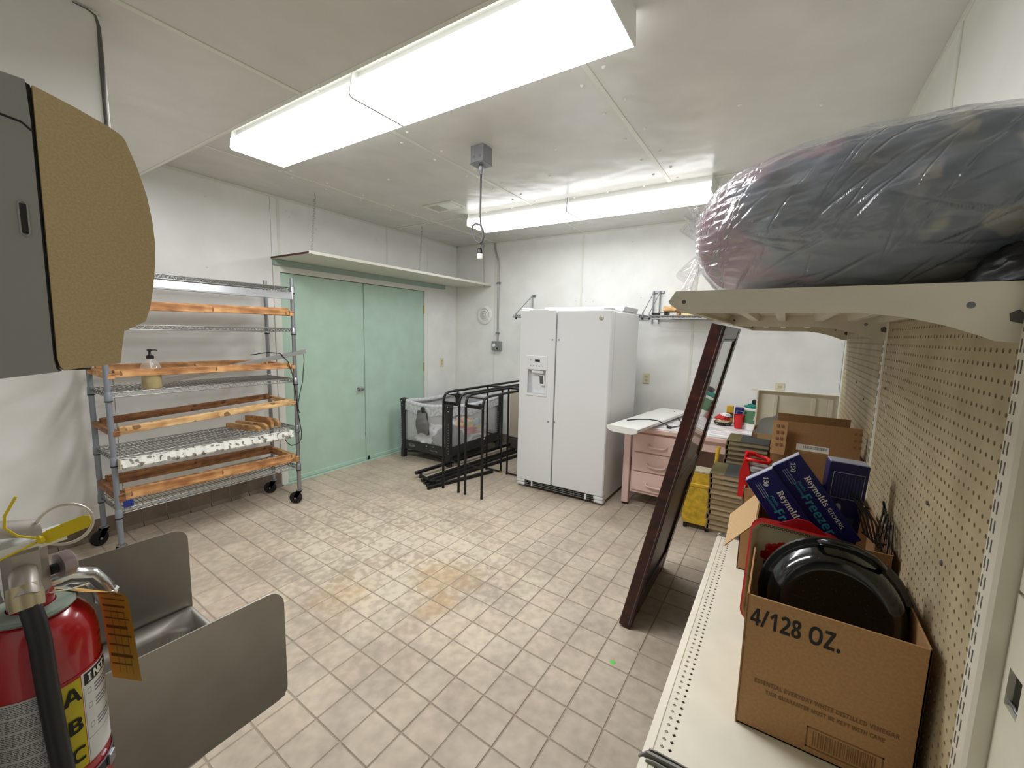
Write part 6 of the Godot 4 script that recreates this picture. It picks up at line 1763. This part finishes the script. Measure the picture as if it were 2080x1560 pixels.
func make_extinguisher() -> void:
	var c := V(-0.672, 0.0, -0.079)
	var at := Transform3D(Basis(), c)
	var t := thing("fire_extinguisher", "red fire extinguisher with black hose and yellow tags beside the sink", "fire extinguisher", V(c.x, 0.80, c.z))
	var red := flat(Color(0.67, 0.05, 0.10), 0.22)
	red.clearcoat_enabled = true
	red.clearcoat = 0.5
	red.clearcoat_roughness = 0.1
	var r := 0.0505
	part("cylinder", MB.new().lathe([Vector2(0.0, 0.80), Vector2(0.044, 0.80), Vector2(r, 0.81), Vector2(r, 1.165), Vector2(r * 0.985, 1.178), Vector2(r * 0.94, 1.190), Vector2(r * 0.85, 1.201), Vector2(r * 0.70, 1.210), Vector2(r * 0.5, 1.216), Vector2(0.018, 1.219), Vector2(0.018, 1.232), Vector2(0.0, 1.232)], 40, at), red, t)
	# wrap-around label: print drawn once and bent round the cylinder
	var lim := Image.create(1024, 512, false, Image.FORMAT_RGB8)
	lim.fill(Color(0.74, 0.74, 0.72))
	var rg := RandomNumberGenerator.new()
	rg.seed = 4
	var ln := 0
	for y in range(10, 500, 9): # small print block
		if ln % 8 != 7:
			var x := 6
			while x < 470:
				var w := rg.randi_range(6, 34)
				lim.fill_rect(Rect2i(x, y, mini(w, 470 - x), 4), Color(0.30, 0.30, 0.30))
				x += w + rg.randi_range(4, 9)
		ln += 1
	lim.fill_rect(Rect2i(480, 0, 544, 512), Color(0.67, 0.05, 0.10))
	lim.fill_rect(Rect2i(500, 20, 110, 480), Color(0.78, 0.72, 0.05))
	lim.fill_rect(Rect2i(614, 14, 404, 490), Color(0.85, 0.85, 0.84))
	lim.fill_rect(Rect2i(630, 22, 388, 62), Color(0.07, 0.08, 0.10))
	for q in [110, 190, 300]:
		for k in 3:
			lim.fill_rect(Rect2i(700, q + k * 18, rg.randi_range(150, 290), 8), Color(0.38, 0.38, 0.44))
		lim.fill_rect(Rect2i(645, q, 30, 30), Color(0.62, 0.62, 0.62))
		lim.fill_rect(Rect2i(650, q + 5, 20, 20), Color(0.85, 0.85, 0.84))
	lim.fill_rect(Rect2i(940, 170, 24, 24), Color(0.60, 0.12, 0.14))
	for q in [[620, 375, 396, 4], [620, 500, 396, 4], [620, 90, 4, 410]]:
		lim.fill_rect(Rect2i(q[0], q[1], q[2], q[3]), Color(0.55, 0.55, 0.55))
	lim.fill_rect(Rect2i(860, 390, 110, 100), Color(0.16, 0.15, 0.33))
	lim.fill_rect(Rect2i(870, 400, 90, 80), Color(0.85, 0.85, 0.84))
	lim.fill_rect(Rect2i(880, 410, 34, 60), Color(0.16, 0.15, 0.33))
	lim.fill_rect(Rect2i(888, 424, 18, 40), Color(0.85, 0.85, 0.84))
	lim.fill_rect(Rect2i(926, 420, 22, 50), Color(0.16, 0.15, 0.33))
	var lm := flat(Color(1, 1, 1), 0.35)
	lm.albedo_texture = tex(lim)
	# bearing of the camera seen from the axis
	var face := atan2(-c.z, -c.x)
	var a0 := face + 1.30
	var a1 := face - 1.87
	part("label_wrap", MB.new().surf(func(u: float, v: float) -> Vector3:
		var a := lerpf(a0, a1, u)
		return c + V(cos(a) * (r + 0.0005), lerpf(1.028, 1.143, v), sin(a) * (r + 0.0005)), 48, 2), lm, t)
	for k in 3:
		var a := lerpf(a0, a1, 0.535)
		var q := Basis(Vector3.UP, PI / 2 - a)
		lettering("class_letter", ["A", "B", "C"][k], 0.017, M.ink, Transform3D(q, c + V(cos(a) * (r + 0.0016), 1.122 - k * 0.036, sin(a) * (r + 0.0016)) + q * V(-0.007, 0, 0)), t)
	var ia := lerpf(a0, a1, 0.72)
	for k in 4:
		var a := lerpf(a0, a1, 0.655 + k * 0.04)
		var q := Basis(Vector3.UP, PI / 2 - a)
		lettering("heading_letter", ["I", "N", "S", "T"][k], 0.009, M.paper, Transform3D(q, c + V(cos(a) * (r + 0.001), 1.131, sin(a) * (r + 0.001)) + q * V(-0.003, 0, 0)), t)
	part("strap_band", MB.new().lathe([Vector2(r + 0.0005, 1.003), Vector2(r + 0.002, 1.004), Vector2(r + 0.002, 1.016), Vector2(r + 0.0005, 1.017)], 40, at), M.black_plastic, t)
	part("strap_buckle", MB.new().box(c + V(0.030, 1.01, -0.044), V(0.012, 0.014, 0.004), 0.001, Basis(Vector3.UP, -0.6)), M.zinc, t)
	part("wall_bracket", MB.new().span(c + V(-0.015, 0.95, 0.051), c + V(0.015, 1.26, 0.079), 0.002), M.zinc, t)
	# collar, valve and levers
	part("collar", MB.new().lathe([Vector2(0.019, 1.214), Vector2(0.034, 1.214), Vector2(0.036, 1.217), Vector2(0.034, 1.220), Vector2(0.019, 1.221)], 30, at), flat(Color(0.53, 0.58, 0.53), 0.5), t)
	var cast := flat(Color(0.66, 0.63, 0.60), 0.4, 0.55)
	var vb := part("valve_body", MB.new().box(c + V(0.0, 1.262, 0.002), V(0.034, 0.062, 0.034), 0.007), cast, t)
	part("neck", MB.new().lathe([Vector2(0.014, 1.219), Vector2(0.014, 1.236)], 18, at), red, t)
	part("lower_lever", MB.new().prism(PackedVector2Array([Vector2(-0.03, 1.288), Vector2(0.04, 1.284), Vector2(0.075, 1.276), Vector2(0.075, 1.281), Vector2(0.04, 1.294), Vector2(-0.03, 1.298)]), 0.028, Transform3D(Basis(V(0, 0, 1), V(0, 1, 0), V(-1, 0, 0)), c + V(0.014, 0, 0))), M.lamp_white, vb)
	part("upper_lever", MB.new().surf(func(u: float, v: float) -> Vector3:
		var a := (u - 0.5) * 2.4
		var z := lerpf(-0.012, 0.075, v)
		return c + V(sin(a) * 0.018, 1.292 + cos(a) * 0.022 + v * 0.025, z), 14, 8), cast, vb)
	part("black_grip", MB.new().tube([c + V(0.0, 1.335, 0.035), c + V(0.0, 1.36, 0.075)], 0.014, 10), M.black_plastic, vb)
	# gauge at the back, pull pin ring, seal
	part("gauge", MB.new().lathe([Vector2(0.0, 0.0), Vector2(0.0135, 0.0), Vector2(0.0145, 0.004), Vector2(0.0145, 0.010), Vector2(0.012, 0.012), Vector2(0.0, 0.012)], 22, Transform3D(Basis(Vector3.RIGHT, -PI / 2) * Basis(Vector3.BACK, 0.25), c + V(0.006, 1.257, -0.022))), flat(Color(0.62, 0.56, 0.56), 0.3, 0.4), vb)
	part("gauge_stem", MB.new().tube([c + V(0.0, 1.252, -0.012), c + V(0.004, 1.255, -0.026)], 0.006, 8), M.black_plastic, vb)
	part("pin_ring", MB.new().tube(circle(c + V(0.012, 1.305, -0.030), 0.022, 28, V(0.25, -0.16, -0.95).normalized(), V(-0.1, 0.98, -0.17).normalized()), 0.0017, 8, true), flat(Color(0.82, 0.80, 0.76), 0.3, 0.6), vb)
	var ty := flat(Color(0.86, 0.76, 0.05), 0.55)
	var sq := Basis(V(0.18, 0.22, -0.96).normalized(), V(-0.2, 0.96, 0.20).normalized(), V(0.96, 0.16, 0.20).normalized()).orthonormalized()
	part("seal_tag", MB.new().prism(PackedVector2Array([Vector2(-0.004, -0.003), Vector2(0.002, -0.008), Vector2(0.034, -0.007), Vector2(0.038, -0.003), Vector2(0.038, 0.005), Vector2(0.034, 0.008), Vector2(0.004, 0.006), Vector2(-0.004, 0.003)]), 0.001, Transform3D(sq, c + V(0.016, 1.298, -0.012))), ty, vb)
	part("seal_knot", MB.new().box(c + V(0.018, 1.297, -0.010), V(0.006, 0.010, 0.010), 0.003, sq), ty, vb)
	part("seal_strand", MB.new().tube([c + V(0.018, 1.298, -0.010), c + V(0.020, 1.308, 0.006), c + V(0.021, 1.320, 0.014), c + V(0.02, 1.332, 0.013), c + V(0.02, 1.350, 0.004)], 0.0013, 6), ty, vb)
	part("seal_strand", MB.new().tube([c + V(0.018, 1.296, -0.010), c + V(0.022, 1.291, 0.012), c + V(0.02, 1.284, 0.030)], 0.0011, 6), ty, vb)
	# hose
	part("hose_nut", MB.new().lathe([Vector2(0.0, -0.012), Vector2(0.0125, -0.012), Vector2(0.0135, 0.0), Vector2(0.012, 0.012), Vector2(0.0, 0.012)], 8, Transform3D(Basis(Vector3.BACK, 0.45), c + V(0.040, 1.249, 0.008))), flat(Color(0.72, 0.67, 0.54), 0.35, 0.6), vb)
	part("hose_port", MB.new().tube([c + V(0.01, 1.265, 0.004), c + V(0.032, 1.262, 0.006), c + V(0.044, 1.250, 0.008)], 0.011, 10), cast, vb)
	part("hose", MB.new().tube([c + V(0.046, 1.243, 0.007), c + V(0.054, 1.228, 0.0055), c + V(0.0575, 1.205, 0.004), c + V(0.058, 1.16, 0.003), c + V(0.0585, 1.10, 0.001), c + V(0.059, 1.04, -0.002), c + V(0.06, 0.97, -0.006), c + V(0.06, 0.90, -0.008)], 0.0086, 16), flat(Color(0.105, 0.10, 0.11), 0.45), t)
	# paper service tag
	var tim := Image.create(128, 192, false, Image.FORMAT_RGB8)
	tim.fill(Color(0.82, 0.62, 0.20))
	for k in 14:
		tim.fill_rect(Rect2i(10, 10 + k * 12, 108 - rg.randi_range(0, 30), 2 if k % 3 else 4), Color(0.42, 0.28, 0.05))
	for k in 3:
		tim.fill_rect(Rect2i(40 + k * 28, 90, 2, 90), Color(0.52, 0.36, 0.07))
	var tm := flat(Color(1, 1, 1), 0.65)
	tm.albedo_texture = tex(tim)
	part("service_tag", MB.new().surf(func(u: float, v: float) -> Vector3:
		# comes off the neck, bends over the shoulder and hangs down
		var s := 1.0 - v
		var y := 1.2215 - 0.03 * smoothstep(0.0, 0.5, s) - 0.11 * smoothstep(0.2, 1.0, s) * s
		var z := -0.052 - (0.20 * s if s < 0.25 else 0.05 + 0.012 * (s - 0.25) - 0.03 * (1.0 - exp(-(s - 0.25) * 0.0)))
		z = -0.030 - 0.032 * smoothstep(0.0, 0.35, s) - 0.008 * s
		return c + V(lerpf(-0.018, 0.02, u) + 0.006 * s, y, z + 0.018 * (0.5 - u)), 10, 24), tm, t)
	part("tag_string", MB.new().tube([c + V(0.012, 1.232, -0.012), c + V(0.008, 1.226, -0.03), c + V(0.002, 1.2225, -0.046)], 0.0009, 5), M.paper, t)

func _ready() -> void:
	make_camera_and_light()
	make_materials()
	# the four strip lights, two and two end to end
	ceiling_light(-2.925, -1.783, -1.33, -1.665, "left strip light of the front row, the farther one from camera", 1.65)
	ceiling_light(-1.779, -0.56, -1.33, -1.665, "right strip light of the front row, cut by the photo's top edge", 1.7)
	ceiling_light(-2.815, -1.706, -3.46, -3.795, "left strip light of the back row, behind the looped drop cord", 0.92)
	ceiling_light(-1.702, -0.545, -3.46, -3.795, "right strip light of the back row, partly behind the clear bag", 0.92)
	make_room()
	make_doors()
	make_hanging_shelf()
	make_rack()
	make_fridge()
	make_back_wall_things()
	make_playpen()
	make_bed_frames()
	make_ceiling_things()
	make_desk()
	make_framed_glass()
	make_gondola()
	make_cartons()
	make_bag()
	make_towel_dispenser()
	make_sink()
	make_extinguisher()
	small_floor_bits()

func small_floor_bits() -> void:
	var g := thing("green_dot", "small round green sticker stuck on the floor tile", "sticker", V(-0.555, 0.0, -1.80))
	part("sticker", MB.new().lathe([Vector2(0.014, 0.0006), Vector2(0.013, 0.0012), Vector2(0.0, 0.0012)], 16, Transform3D(Basis(), g.position)), flat(Color(0.42, 0.78, 0.36), 0.6), g)
